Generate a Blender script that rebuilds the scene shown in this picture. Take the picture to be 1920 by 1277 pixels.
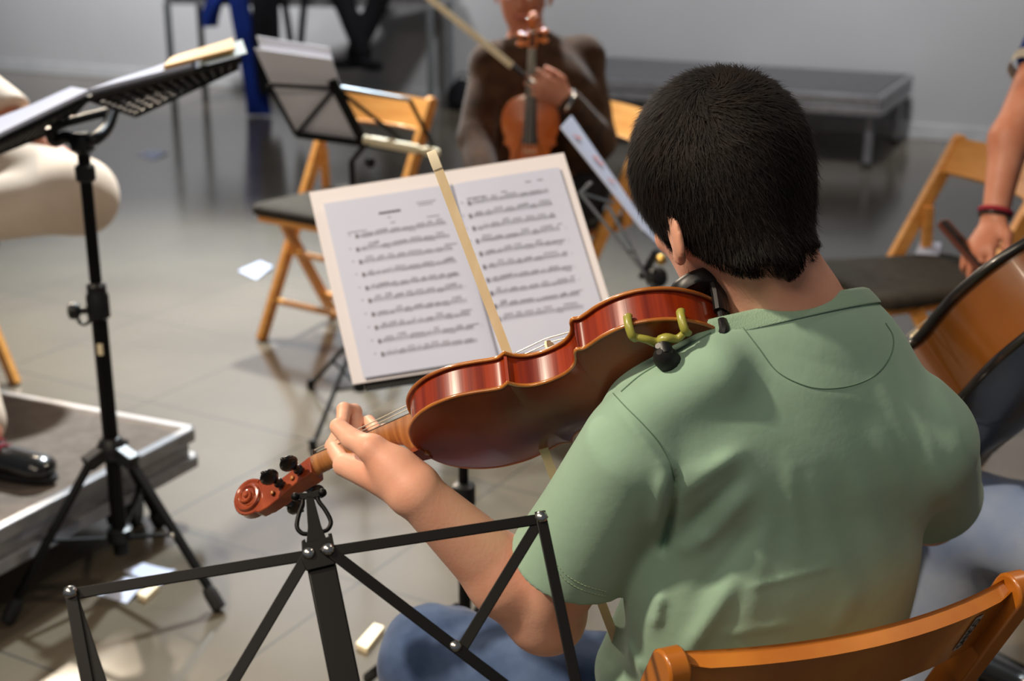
import bpy, math, random
import numpy as np
from mathutils import Vector, Matrix
for _o in list(bpy.data.objects): bpy.data.objects.remove(_o)
S = bpy.context.scene; COL = S.collection
PI = math.pi
# ---------------------------------------------------------------- camera
FPX = 2667.0; PITCH = math.radians(18.4); CAMH = 1.5
cam_d = bpy.data.cameras.new('camera'); cam = bpy.data.objects.new('camera', cam_d); COL.objects.link(cam)
cam_d.sensor_width = 36.0; cam_d.lens = 36.0*FPX/1920
cam.location = (0, 0, CAMH); cam.rotation_euler = (PI/2-PITCH, 0, 0)
cam_d.dof.use_dof = True; cam_d.dof.focus_distance = 1.46; cam_d.dof.aperture_fstop = 4.6; cam_d.dof.aperture_blades = 9
cam_d.clip_start = 0.05
S.camera = cam
# ---------------------------------------------------------------- world, lights, exposure
w = bpy.data.worlds.new('hall_air'); S.world = w; w.use_nodes = True
w.node_tree.nodes['Background'].inputs[0].default_value = (0.80, 0.88, 1.0, 1); w.node_tree.nodes['Background'].inputs[1].default_value = 0.12
S.view_settings.view_transform = 'Standard'; S.view_settings.look = 'None'; S.view_settings.gamma = 1.0
S.view_settings.exposure = 0.0; S.view_settings.use_curve_mapping = False
def lamp(name, kind, loc, target, power, color, **kw):
    l = bpy.data.lights.new(name, kind); l.energy = power; l.color = color
    for k, v in kw.items(): setattr(l, k, v)
    o = bpy.data.objects.new(name, l); COL.objects.link(o); o.location = loc
    o.rotation_euler = (Vector(target)-Vector(loc)).to_track_quat('-Z', 'Y').to_euler()
    return o
WARM = (1.0, 0.83, 0.64); NEUT = (1.0, 0.93, 0.86); COOL = (0.86, 0.93, 1.0)
lamp('added_rear_fill', 'AREA', (-0.9, -0.9, 3.7), (0.1, 1.6, 0.8), 42, WARM, shape='RECTANGLE', size=1.5, size_y=0.7)  # added soft fill behind the camera for the player's back, no fixture seen
lamp('ceiling_spot_key', 'SPOT', (-2.7, 0.7, 4.0), (0.15, 1.5, 0.8), 760, WARM, spot_size=math.radians(50), spot_blend=0.6, shadow_soft_size=0.10)
lamp('ceiling_spot_left', 'SPOT', (-2.6, 7.0, 3.6), (-0.8, 3.1, 0.0), 950, WARM, spot_size=math.radians(50), spot_blend=0.8, shadow_soft_size=0.10)
lamp('ceiling_spot_centre', 'SPOT', (-0.4, 6.4, 4.4), (-1.1, 4.4, 0.0), 2700, (.86, .95, 1), spot_size=math.radians(60), spot_blend=0.9, shadow_soft_size=0.15)
lamp('ceiling_spot_right', 'SPOT', (2.4, 3.4, 4.2), (0.9, 3.0, 0.3), 190, WARM, spot_size=math.radians(70), spot_blend=0.8, shadow_soft_size=0.12)
lamp('wall_fill_spot', 'SPOT', (-2.6, 7.2, 4.5), (-2.0, 10.4, 2.7), 2500, (.98, .98, 1), spot_size=math.radians(84), spot_blend=1.0, shadow_soft_size=0.3)  # added spot: brightens the unseen upper wall to give the floor its sheen
lamp('wall_fill_spot', 'SPOT', (1.2, 5.2, 4.5), (1.6, 8.6, 2.3), 1150, (.98, .98, 1), spot_size=math.radians(84), spot_blend=1.0, shadow_soft_size=0.3)  # second added spot, brightens the wall further right
# ---------------------------------------------------------------- pixel helpers: a pixel and a depth make a point in the room
cF = np.array([0, math.cos(PITCH), -math.sin(PITCH)]); cU = np.array([0, math.sin(PITCH), math.cos(PITCH)]); cX = np.array([1., 0, 0]); cC = np.array([0, 0, CAMH])
def P(u, v, d): return cC + d*(cF + (u-960)/FPX*cX + (638.5-v)/FPX*cU)
def PZ(u, v, z):
    r = cF + (u-960)/FPX*cX + (638.5-v)/FPX*cU
    return cC + r*((z-CAMH)/r[2])
def nrm(v): v = np.asarray(v, float); return v/np.linalg.norm(v)
# ---------------------------------------------------------------- materials
def lin(c):
    if isinstance(c, str): c = [int(c[i:i+2], 16)/255 for i in (0, 2, 4)]
    return tuple(x/12.92 if x <= .04045 else ((x+.055)/1.055)**2.4 for x in c)
def mat(name, col, rough=0.6, metal=0.0, spec=0.5, col2=None, nscale=8.0, stretch=(1, 1, 1), bump=0.0, bscale=60.0, coat=0.0, sss=0.0, sheen=0.0, detail=4.0, lo=0.35, hi=0.65, cr=0.08):
    m = bpy.data.materials.new(name); m.use_nodes = True
    nt = m.node_tree; N = nt.nodes; Lk = nt.links; b = N['Principled BSDF']
    b.inputs['Roughness'].default_value = rough; b.inputs['Metallic'].default_value = metal
    b.inputs['Specular IOR Level'].default_value = spec
    if coat: b.inputs['Coat Weight'].default_value = coat; b.inputs['Coat Roughness'].default_value = cr
    if sheen: b.inputs['Sheen Weight'].default_value = sheen; b.inputs['Sheen Roughness'].default_value = 0.5
    if sss:
        b.inputs['Subsurface Weight'].default_value = sss; b.inputs['Subsurface Radius'].default_value = (1.0, 0.35, 0.2); b.inputs['Subsurface Scale'].default_value = 0.008
    tc = N.new('ShaderNodeTexCoord'); mp = N.new('ShaderNodeMapping'); mp.inputs['Scale'].default_value = stretch
    Lk.new(tc.outputs['Object'], mp.inputs[0])
    c1 = lin(col); c2 = lin(col2) if col2 else tuple(x*0.88 for x in c1)
    nz = N.new('ShaderNodeTexNoise'); nz.inputs['Scale'].default_value = nscale; nz.inputs['Detail'].default_value = detail
    Lk.new(mp.outputs[0], nz.inputs['Vector'])
    rp = N.new('ShaderNodeValToRGB'); rp.color_ramp.elements[0].color = (*c1, 1); rp.color_ramp.elements[1].color = (*c2, 1)
    rp.color_ramp.elements[0].position = lo; rp.color_ramp.elements[1].position = hi
    Lk.new(nz.outputs['Fac'], rp.inputs[0]); Lk.new(rp.outputs[0], b.inputs['Base Color'])
    if bump:
        n2 = N.new('ShaderNodeTexNoise'); n2.inputs['Scale'].default_value = bscale; n2.inputs['Detail'].default_value = 3
        Lk.new(mp.outputs[0], n2.inputs['Vector'])
        bp = N.new('ShaderNodeBump'); bp.inputs['Strength'].default_value = bump; bp.inputs['Distance'].default_value = 0.002
        Lk.new(n2.outputs['Fac'], bp.inputs['Height']); Lk.new(bp.outputs[0], b.inputs['Normal'])
    return m
MAT = dict(
 skin=mat('skin', 'E8B49A', 0.5, col2='DC9F85', nscale=14, bump=0.12, bscale=260, sss=0.25, spec=0.35),
 skin2=mat('skin_ruddy', 'C98B70', 0.5, col2='B87558', nscale=14, sss=0.2, spec=0.35),
 hairbase=mat('dark_hair_base', '120D0A', 0.8, col2='1A1410', nscale=40, bump=0.5, bscale=300, spec=0.1),
 hair=mat('dark_hair', '180F0A', 0.7, col2='0B0706', nscale=45, spec=0.25),
 shirt=mat('sage_green_cotton', '98B8A2', 0.9, col2='90B09A', nscale=9, bump=0.32, bscale=42, sheen=0.15, spec=0.15),
 shirt_rib=mat('sage_green_rib', '8BA992', 0.9, bump=0.4, bscale=500, sheen=0.2, spec=0.15),
 thread=mat('dark_green_thread', '66826F', 0.9, spec=0.1),
 thread_pale=mat('pale_green_thread', 'A9BE9E', 0.9, spec=0.1),
 jeans=mat('blue_denim', '566B90', 0.9, col2='33476A', nscale=14, detail=9, bump=0.2, bscale=900, sheen=0.2, spec=0.15),
 jeans_pale=mat('washed_denim', 'A0ABBC', 0.9, col2='6F84AA', nscale=5, bump=0.5, bscale=500, sheen=0.2, spec=0.15),
 beige=mat('beige_twill', 'DCC9B6', 0.85, col2='CDB9A4', nscale=6, bump=0.3, bscale=300, spec=0.2),
 sweater=mat('brown_knit', '4A3424', 0.95, col2='352417', nscale=20, bump=1.0, bscale=160, sheen=0.12, spec=0.1),
 blackcloth=mat('black_cloth', '17171A', 0.9, col2='101012', bump=0.3, bscale=200, spec=0.15),
 bluecloth=mat('blue_cloth', '17307E', 0.85, col2='10225E', nscale=5, bump=0.3, bscale=100, spec=0.15),
 violin=mat('varnish_red', '8E2E0C', 0.32, col2='6A1D06', nscale=7, stretch=(6, .3, .3), coat=0.9, spec=0.5, detail=2, cr=0.10, bump=0.05, bscale=120),
 ribs=mat('varnish_flamed', '9A3510', 0.28, col2='6B1C05', nscale=22, stretch=(4, .25, .12), coat=1.0, detail=3, cr=0.11, bump=0.10, bscale=30),
 vback=mat('varnish_amber_back', '8A3A0C', 0.42, col2='4E1B06', nscale=5, stretch=(1.4, 1, 1), coat=0.22, detail=2, cr=0.2, spec=0.3),
 vedge=mat('varnish_gold_edge', 'C0782E', 0.3, col2='96501A', nscale=20, coat=0.8),
 vneck=mat('flamed_neck', 'AD743F', 0.4, col2='8A5224', nscale=30, stretch=(6, .3, .3), coat=0.3),
 vfar=mat('orange_varnish', 'E07E24', 0.3, col2='C05C12', nscale=5, coat=0.8),
 scroll=mat('scroll_varnish', 'A24C28', 0.25, col2='843418', nscale=40, coat=1.0, detail=2),
 ebony=mat('ebony', '0D0C0D', 0.3, spec=0.5, coat=0.3),
 plastic=mat('black_plastic', '101113', 0.42, spec=0.5),
 clipgreen=mat('olive_plastic', 'A3A248', 0.35, col2='94933E', spec=0.5, coat=0.2),
 steel=mat('steel', 'C8C6C2', 0.25, metal=1.0),
 string=mat('string_silver', 'E4DCC8', 0.3, metal=0.6),
 blackmetal=mat('black_enamel_steel', '050506', 0.5, col2='080809', spec=0.22),
 greymetal=mat('grey_steel', '9FA7AE', 0.35, metal=0.7),
 tablemetal=mat('grey_table_leg', '6F7274', 0.5, metal=0.3),
 alu=mat('aluminium', '9C9C9E', 0.4, metal=0.5, col2='8B8B8E', nscale=20),
 beech=mat('beech_varnish', 'EBA857', 0.4, col2='DD9342', nscale=6, stretch=(1, 1, 8), coat=0.3, detail=5),
 beech_near=mat('beech_varnish_near', 'C67B28', 0.33, col2='AC6218', nscale=9, stretch=(1, 1, .2), coat=0.4, detail=6, bump=0.06, bscale=30),
 seatpad=mat('brown_seat_vinyl', '3A362F', 0.85, col2='322E28', nscale=30, bump=0.2, bscale=200, spec=0.15),
 seatdark=mat('black_seat_vinyl', '1E1D1D', 0.5),
 paper=mat('paper', 'C6CDE2', 0.8, col2='BEC5DC', nscale=3, spec=0.2),
 card=mat('cream_card', 'E2DFE4', 0.8, col2='DBD8DD', nscale=3, spec=0.2),
 ink=mat('ink', '74747E', 0.8), inkdark=mat('ink_dark', '2A2A30', 0.8), inkred=mat('ink_red', 'DD9A98', 0.8),
 bowhair=mat('bow_hair', 'EEDCB8', 0.6, col2='E4CFA6', nscale=60, stretch=(1, 1, .1), spec=0.2),
 bowstick=mat('bow_stick', '6A2F14', 0.35, coat=0.5),
 bone=mat('cream_tip', 'E6DCC0', 0.5),
 deck=mat('grey_deck', '5A5A5C', 0.75, col2='505052', nscale=30),
 deckwarm=mat('taupe_deck', '7A6E64', 0.92, col2='6E635A', nscale=30, spec=0.12),
 rubber=mat('black_rubber', '121212', 0.7), leather=mat('black_leather', '15130F', 0.22, coat=0.6, spec=0.6),
 label=mat('white_label', 'BDB8B4', 0.6), redcord=mat('red_cord', 'A32338', 0.8), cream=mat('cream_cloth', 'DCD4C4', 0.9),
 woodbrown=mat('dark_red_wood', '5A2C1C', 0.4, coat=0.3), cello=mat('amber_cello', '8A5014', 0.22, col2='5C340A', nscale=3, coat=1.0, cr=0.05), cello_shaded=mat('shaded_cello_varnish', '14110E', 0.35, coat=0.4),  # cello's near-black tone is shade painted into its brown varnish
 pale_wood=mat('pale_wood', 'FFF0CC', 0.5, col2='F2E0B8', nscale=10), gold=mat('brass', 'D8B060', 0.3, metal=1.0), eye=mat('eye_white', 'EDE8E2', 0.2), lips=mat('lips', 'A8544C', 0.5),
 pencil=mat('pencil_yellow', 'E2AE5C', 0.5), pcover=mat('clear_cover', 'BFD0CC', 0.2, spec=0.6),
)
# ---------------------------------------------------------------- mesh builder
class MB:
    def __init__(s): s.v = []; s.f = []; s.m = []; s.n = 0
    def add(s, v, f, mi=0):
        v = np.asarray(v, float).reshape(-1, 3); s.v.append(v)
        s.f += [tuple(i+s.n for i in q) for q in f]; s.m += [mi]*len(f); s.n += len(v); return s
    def box(s, c, size, R=None, mi=0):
        x, y, z = np.array(size)/2
        v = np.array([[a*x, b*y, d*z] for a in (-1, 1) for b in (-1, 1) for d in (-1, 1)])
        if R is not None: v = v@np.asarray(R).T
        return s.add(v+np.array(c), [(0, 1, 3, 2), (4, 6, 7, 5), (0, 4, 5, 1), (2, 3, 7, 6), (0, 2, 6, 4), (1, 5, 7, 3)], mi)
    def bar(s, a, b, w, t, up=(0, 0, 1), mi=0):
        # rectangular bar from a to b; w across, t along up
        a = np.array(a, float); b = np.array(b, float); x = b-a; L = np.linalg.norm(x); x = x/L
        y = np.cross(up, x); y /= np.linalg.norm(y); z = np.cross(x, y)
        return s.box((a+b)/2, (L, w, t), np.stack([x, y, z], 1), mi)
    def tube(s, pts, r, n=12, mi=0, cap=True, flat=None):
        pts = np.asarray(pts, float); k = len(pts); r = np.broadcast_to(np.asarray(r, float), (k,)) if np.ndim(r) < 2 else r
        T = np.gradient(pts, axis=0); T /= np.linalg.norm(T, axis=1)[:, None]+1e-12
        u = np.cross(T[0], (0, 0, 1)) if abs(T[0][2]) < .9 else np.cross(T[0], (1, 0, 0)); u /= np.linalg.norm(u)
        V = []
        for i in range(k):
            u = u-T[i]*(u@T[i]); u /= np.linalg.norm(u); q = np.cross(T[i], u)
            for j in range(n):
                a = 2*PI*j/n; V.append(pts[i]+r[i]*(math.cos(a)*u*(1 if flat is None else flat)+math.sin(a)*q))
        F = [(i*n+j, i*n+(j+1) % n, (i+1)*n+(j+1) % n, (i+1)*n+j) for i in range(k-1) for j in range(n)]
        if cap: F += [tuple(range(n-1, -1, -1)), tuple((k-1)*n+j for j in range(n))]
        return s.add(V, F, mi)
    def ball(s, c, r, R=None, n=16, mi=0):
        V = []; F = []; m = n//2; r = np.broadcast_to(r, (3,))
        for i in range(m+1):
            th = PI*i/m
            for j in range(n):
                a = 2*PI*j/n; V.append((math.sin(th)*math.cos(a), math.sin(th)*math.sin(a), math.cos(th)))
        V = np.array(V)*r
        if R is not None: V = V@np.asarray(R).T
        F = [(i*n+j, (i+1)*n+j, (i+1)*n+(j+1) % n, i*n+(j+1) % n) for i in range(m) for j in range(n)]
        return s.add(V+np.array(c), F, mi)
    def lathe(s, prof, a, ax, n=20, mi=0):
        # prof: list of (radius, height) along the axis ax from a
        ax = nrm(ax); u = nrm(np.cross(ax, (0, 0, 1)) if abs(ax[2]) < .9 else np.cross(ax, (1, 0, 0))); q = np.cross(ax, u); a = np.array(a, float)
        V = [a+ax*h+r*(math.cos(2*PI*j/n)*u+math.sin(2*PI*j/n)*q) for r, h in prof for j in range(n)]; k = len(prof)
        F = [(i*n+j, i*n+(j+1) % n, (i+1)*n+(j+1) % n, (i+1)*n+j) for i in range(k-1) for j in range(n)]
        F += [tuple(range(n-1, -1, -1)), tuple((k-1)*n+j for j in range(n))]
        return s.add(V, F, mi)
    def prism(s, pts, off, mi=0):
        # polygon pts (3D, planar) extruded by the vector off
        pts = np.asarray(pts, float); n = len(pts)
        V = np.vstack([pts, pts+np.array(off)])
        return s.add(V, [tuple(range(n-1, -1, -1)), tuple(range(n, 2*n))]+[(i, (i+1) % n, n+(i+1) % n, n+i) for i in range(n)], mi)
    def grid(s, G, mi=0, flip=False):
        G = np.asarray(G, float); a, b = G.shape[:2]
        F = [(i*b+j, (i+1)*b+j, (i+1)*b+j+1, i*b+j+1) for i in range(a-1) for j in range(b-1)]
        if flip: F = [q[::-1] for q in F]
        return s.add(G.reshape(-1, 3), F, mi)
    def slab(s, G, off, mi=0):
        # sheet of points with thickness off (vector)
        G = np.asarray(G, float); a, b = G.shape[:2]; off = np.array(off)
        s.grid(G, mi); s.grid(G+off, mi, True)
        n = s.n; bd = [(i, 0) for i in range(a)]+[(a-1, j) for j in range(1, b)]+[(i, b-1) for i in range(a-2, -1, -1)]+[(0, j) for j in range(b-2, 0, -1)]
        base0 = n-2*a*b; base1 = n-a*b; k = len(bd)
        for q in range(k):
            i = bd[q][0]*b+bd[q][1]; j = bd[(q+1) % k][0]*b+bd[(q+1) % k][1]
            s.f.append((base0+i, base0+j, base1+j, base1+i)); s.m.append(mi)
        return s
    def build(s, name, m, parent=None, world=True, sharp=35, bevel=0.0, smooth=True):
        V = np.vstack(s.v)
        if parent is not None and world:
            Mi = np.array(RM[parent.name].inverted()); V = V@Mi[:3, :3].T+Mi[:3, 3]
        me = bpy.data.meshes.new(name); me.from_pydata(V.tolist(), [], s.f); ms = m if isinstance(m, (list, tuple)) else [m]
        for q in ms: me.materials.append(MAT[q] if isinstance(q, str) else q)
        me.polygons.foreach_set('material_index', s.m)
        if smooth: me.shade_smooth(); me.set_sharp_from_angle(angle=math.radians(sharp))
        me.update()
        o = bpy.data.objects.new(name, me); COL.objects.link(o)
        if parent is not None: o.parent = parent
        if bevel:
            b = o.modifiers.new('bevel', 'BEVEL'); b.width = bevel; b.segments = 2; b.limit_method = 'ANGLE'
        return o
RM = {}
def thing(name, label, cat, loc=(0, 0, 0), R=None, group=None):
    o = bpy.data.objects.new(name, None); COL.objects.link(o); o.empty_display_size = 0.05
    M4 = Matrix.Translation(Vector([float(q) for q in loc]))
    if R is not None:
        M4 = M4@Matrix([list(map(float, r)) for r in np.asarray(R)]).to_4x4()
    o.matrix_world = M4; RM[o.name] = M4
    o['label'] = label; o['category'] = cat
    if group: o['group'] = group
    return o
def tag(o, label, cat, group=None):
    o['label'] = label; o['category'] = cat
    if group: o['group'] = group
    return o
def struct(o): o['kind'] = 'structure'; return o
def dup(root, loc, rotz, label, group=None):
    r = root.copy(); COL.objects.link(r); r.location = loc; r.rotation_euler = (0, 0, rotz); r['label'] = label
    if group: r['group'] = group
    for ch in list(root.children):
        c = ch.copy(); COL.objects.link(c); c.parent = r
        for g in ch.children:
            d = g.copy(); COL.objects.link(d); d.parent = c
    return r
def arc(c, r, a0, a1, n, ux, uy):
    c = np.array(c, float); ux = np.array(ux, float); uy = np.array(uy, float)
    return [c+r*(math.cos(a)*ux+math.sin(a)*uy) for a in np.linspace(a0, a1, n)]
def catmull(pts, n=6):
    pts = np.asarray(pts, float); p = np.vstack([2*pts[0]-pts[1], pts, 2*pts[-1]-pts[-2]]); out = []
    for i in range(1, len(p)-2):
        for t in np.linspace(0, 1, n, endpoint=False):
            out.append(.5*((2*p[i])+(-p[i-1]+p[i+1])*t+(2*p[i-1]-5*p[i]+4*p[i+1]-p[i+2])*t*t+(-p[i-1]+3*p[i]-3*p[i+1]+p[i+2])*t**3))
    out.append(pts[-1]); return np.array(out)
# ---------------------------------------------------------------- implicit surfaces for bodies and cloth
def smin(a, b, k):
    h = np.clip(.5+.5*(b-a)/k, 0, 1); return b+(a-b)*h-k*h*(1-h)
def smax(a, b, k): return -smin(-a, -b, k)
def cap(p, a, b, ra, rb):
    a = np.asarray(a, float); ba = np.asarray(b, float)-a; pa = p-a
    t = np.clip(pa@ba/(ba@ba), 0, 1); return np.linalg.norm(pa-t[:, None]*ba, axis=1)-(ra+(rb-ra)*t)
def fcap(p, a, b, ra, rb, ax, q):
    # capsule squashed by q along the unit axis ax
    ax = nrm(ax); c = (np.asarray(a)+np.asarray(b))/2
    s = lambda x: x+np.outer((x-c)@ax, ax)*(1/q-1)
    aa = s(np.array([a]))[0]; bb = s(np.array([b]))[0]; pp = s(p)
    d = cap(pp, aa, bb, ra, rb); return d*(q+(1-q)*.35)
def ell(p, c, r, R=None):
    q = p-np.asarray(c)
    if R is not None: q = q@np.asarray(R)
    r = np.asarray(r, float); k0 = np.linalg.norm(q/r, axis=1); k1 = np.linalg.norm(q/(r*r), axis=1)+1e-9
    return k0*(k0-1)/k1
def isosurf(fn, lo, hi, h, extra=0.0):
    lo = np.array(lo, float); hi = np.array(hi, float); B = 4
    nb = np.ceil((hi-lo)/(h*B)).astype(int); n = nb*B
    g = [lo[i]+(np.arange(nb[i])+.5)*h*B-h/2 for i in range(3)]
    G = np.stack(np.meshgrid(*g, indexing='ij'), -1).reshape(-1, 3)
    cv = np.concatenate([fn(G[i:i+400000]) for i in range(0, len(G), 400000)])
    D = np.repeat(np.repeat(np.repeat(cv.reshape(nb), B, 0), B, 1), B, 2).astype(np.float32)
    m = np.nonzero(np.abs(cv) < h*B*1.25+extra)[0]
    bi = np.stack(np.unravel_index(m, nb), 1)
    o = np.stack(np.meshgrid(*[np.arange(B)]*3, indexing='ij'), -1).reshape(-1, 3)
    idx = (bi[:, None, :]*B+o[None]).reshape(-1, 3)
    for i in range(0, len(idx), 400000):
        q = idx[i:i+400000]; D[q[:, 0], q[:, 1], q[:, 2]] = fn(lo+q*h)
    D[0] = D[-1] = 1; D[:, 0] = D[:, -1] = 1; D[:, :, 0] = D[:, :, -1] = 1
    s = D < 0
    cs = [(a, b, c) for a in (0, 1) for b in (0, 1) for c in (0, 1)]
    cnt = sum(s[a:n[0]-1+a, b:n[1]-1+b, c:n[2]-1+c].astype(np.int8) for a, b, c in cs)
    act = np.argwhere((cnt > 0) & (cnt < 8)); ids = -np.ones(n-1, int); ids[act[:, 0], act[:, 1], act[:, 2]] = np.arange(len(act))
    cvv = np.stack([D[act[:, 0]+a, act[:, 1]+b, act[:, 2]+c] for a, b, c in cs], 1); pos = np.zeros((len(act), 3)); k = np.zeros(len(act))
    for i in range(8):
        for j in range(i+1, 8):
            if sum(abs(x-y) for x, y in zip(cs[i], cs[j])) != 1: continue
            va, vb = cvv[:, i], cvv[:, j]; mk = (va < 0) != (vb < 0); t = np.where(mk, va/(va-vb+1e-12), 0)
            q = np.array(cs[i])+t[:, None]*(np.array(cs[j])-np.array(cs[i])); pos += q*mk[:, None]; k += mk
    V = lo+(act+pos/k[:, None])*h; F = []
    for ax in range(3):
        sl = [slice(None)]*3; sl2 = [slice(None)]*3; sl[ax] = slice(0, -1); sl2[ax] = slice(1, None)
        a = s[tuple(sl)]; b = s[tuple(sl2)]; e = np.argwhere(a != b); fl = a[e[:, 0], e[:, 1], e[:, 2]]
        o1, o2 = [(1, 2), (2, 0), (0, 1)][ax]; u = np.zeros(3, int); u[o1] = 1; v = np.zeros(3, int); v[o2] = 1
        g4 = [ids[tuple((e-d).T)] for d in (u*0, u, u+v, v)]; q = np.stack(g4, 1)
        q[~fl] = q[~fl][:, ::-1]; F.append(q)
    F = np.vstack(F); F = F[(F >= 0).all(1)]
    return V, F
def isomesh(name, m, parent, V, F):
    if parent is not None:
        Mi = np.array(RM[parent.name].inverted()); V = V@Mi[:3, :3].T+Mi[:3, 3]
    me = bpy.data.meshes.new(name); me.from_pydata(V.tolist(), [], F.tolist()); me.materials.append(MAT[m]); me.shade_smooth()
    o = bpy.data.objects.new(name, me); COL.objects.link(o); o.parent = parent; return o
def frame(f, u):
    f = nrm(f); r = nrm(np.cross(f, u)); u = np.cross(r, f); return np.stack([r, f, u], 1)   # columns: right, forward, up
# ================================================================ the hall
def floor_material():
    m = bpy.data.materials.new('polished_grey_tiles'); m.use_nodes = True; nt = m.node_tree; N = nt.nodes; L = nt.links; b = N['Principled BSDF']
    tc = N.new('ShaderNodeTexCoord'); mp = N.new('ShaderNodeMapping'); mp.inputs['Rotation'].default_value = (0, 0, math.radians(30))
    L.new(tc.outputs['Object'], mp.inputs[0]); sp = N.new('ShaderNodeSeparateXYZ'); L.new(mp.outputs[0], sp.inputs[0])
    lines = []
    for ax, ph in ((0, 0.50), (1, 0.13)):
        a = N.new('ShaderNodeMath'); a.operation = 'ADD'; a.inputs[1].default_value = ph; L.new(sp.outputs[ax], a.inputs[0])
        d = N.new('ShaderNodeMath'); d.operation = 'PINGPONG'; d.inputs[1].default_value = 0.3; L.new(a.outputs[0], d.inputs[0])
        c = N.new('ShaderNodeMath'); c.operation = 'LESS_THAN'; c.inputs[1].default_value = 0.0035; L.new(d.outputs[0], c.inputs[0]); lines.append(c)
    mx = N.new('ShaderNodeMath'); mx.operation = 'MAXIMUM'; L.new(lines[0].outputs[0], mx.inputs[0]); L.new(lines[1].outputs[0], mx.inputs[1])
    nz = N.new('ShaderNodeTexNoise'); nz.inputs['Scale'].default_value = 1.6; nz.inputs['Detail'].default_value = 8; L.new(tc.outputs['Object'], nz.inputs['Vector'])
    rp = N.new('ShaderNodeValToRGB'); rp.color_ramp.elements[0].color = (*lin('585146'), 1); rp.color_ramp.elements[1].color = (*lin('686052'), 1); rp.color_ramp.elements[0].position = .3; rp.color_ramp.elements[1].position = .7
    L.new(nz.outputs['Fac'], rp.inputs[0]); mix = N.new('ShaderNodeMix'); mix.data_type = 'RGBA'; L.new(mx.outputs[0], mix.inputs['Factor']); L.new(rp.outputs[0], mix.inputs['A']); mix.inputs['B'].default_value = (*lin('47453F'), 1)
    L.new(mix.outputs['Result'], b.inputs['Base Color'])
    r2 = N.new('ShaderNodeMapRange'); r2.inputs['To Min'].default_value = 0.10; r2.inputs['To Max'].default_value = 0.22; L.new(nz.outputs['Fac'], r2.inputs[0]); L.new(r2.outputs[0], b.inputs['Roughness'])
    b.inputs['Specular IOR Level'].default_value = 0.7
    return m
fl = MB().box((0, 5, -0.05), (16, 18, 0.1)).build('floor', floor_material()); struct(fl)
WD = nrm((.907, -.42, 0)); WN = nrm((-.42, -.907, 0)); W0 = np.array([-.39, 9.52, 0])
RW = np.stack([WD, -WN, (0, 0, 1)], 1)
wl = MB().box(W0-WN*0.1+np.array([0, 0, 2.4]), (15, 0.2, 4.8), RW).build('wall_back', mat('grey_wall_paint', 'A9A9AA', 0.7, col2='A3A3A4', nscale=1.2, bump=0.1, bscale=30)); struct(wl)
bb = MB().box(W0+WN*0.008+np.array([0, 0, 0.045]), (15, 0.016, 0.09), RW).build('baseboard_back', mat('pale_grey_baseboard', 'B4B5B6', 0.5), bevel=0.004); struct(bb)
# ---- stage riser against the wall
SC = np.array([1.80, 7.38, 0])+WD*.10; SD = -WN      # front right corner; SD runs to the wall
def stage():
    t = thing('stage_riser', 'low grey stage riser on aluminium legs standing against the back wall', 'stage', SC+WD*-1.0+SD*.45)
    H = .385; c = SC-WD*1.0+SD*.45
    MB().box(c+np.array([0, 0, H-.012]), (1.96, .88, .024), RW).build('deck', 'deck', t, bevel=.002)
    fr = MB()
    for a, b in ((0, 0), ):
        pass
    for z, hh in ((H-.028, .05), (H-.085, .045)):
        fr.bar(SC+np.array([0, 0, z])-WD*2, SC+np.array([0, 0, z]), .03 if hh > .047 else .02, hh)
        fr.bar(SC+SD*.9+np.array([0, 0, z])-WD*2, SC+SD*.9+np.array([0, 0, z]), .03, hh)
        fr.bar(SC+np.array([0, 0, z]), SC+SD*.9+np.array([0, 0, z]), .03, hh)
        fr.bar(SC+np.array([0, 0, z])-WD*2, SC+SD*.9+np.array([0, 0, z])-WD*2, .03, hh)
    fr.build('frame', 'alu', t, bevel=.003)
    for a in (.05, 1.95):
        for b in (.06, .84):
            q = SC-WD*a+SD*b
            lg = MB().tube([q+(0, 0, .02), q+(0, 0, H-.05)], .024).build('leg', 'alu', t)
            MB().lathe([(.028, 0), (.03, .004), (.028, .022)], q, (0, 0, 1)).build('rubber_foot', 'rubber', lg, world=False) if False else None
            MB().lathe([(.027, 0), (.03, .004), (.027, .022)], q, (0, 0, 1)).build('foot', 'rubber', t)
stage()
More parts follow.
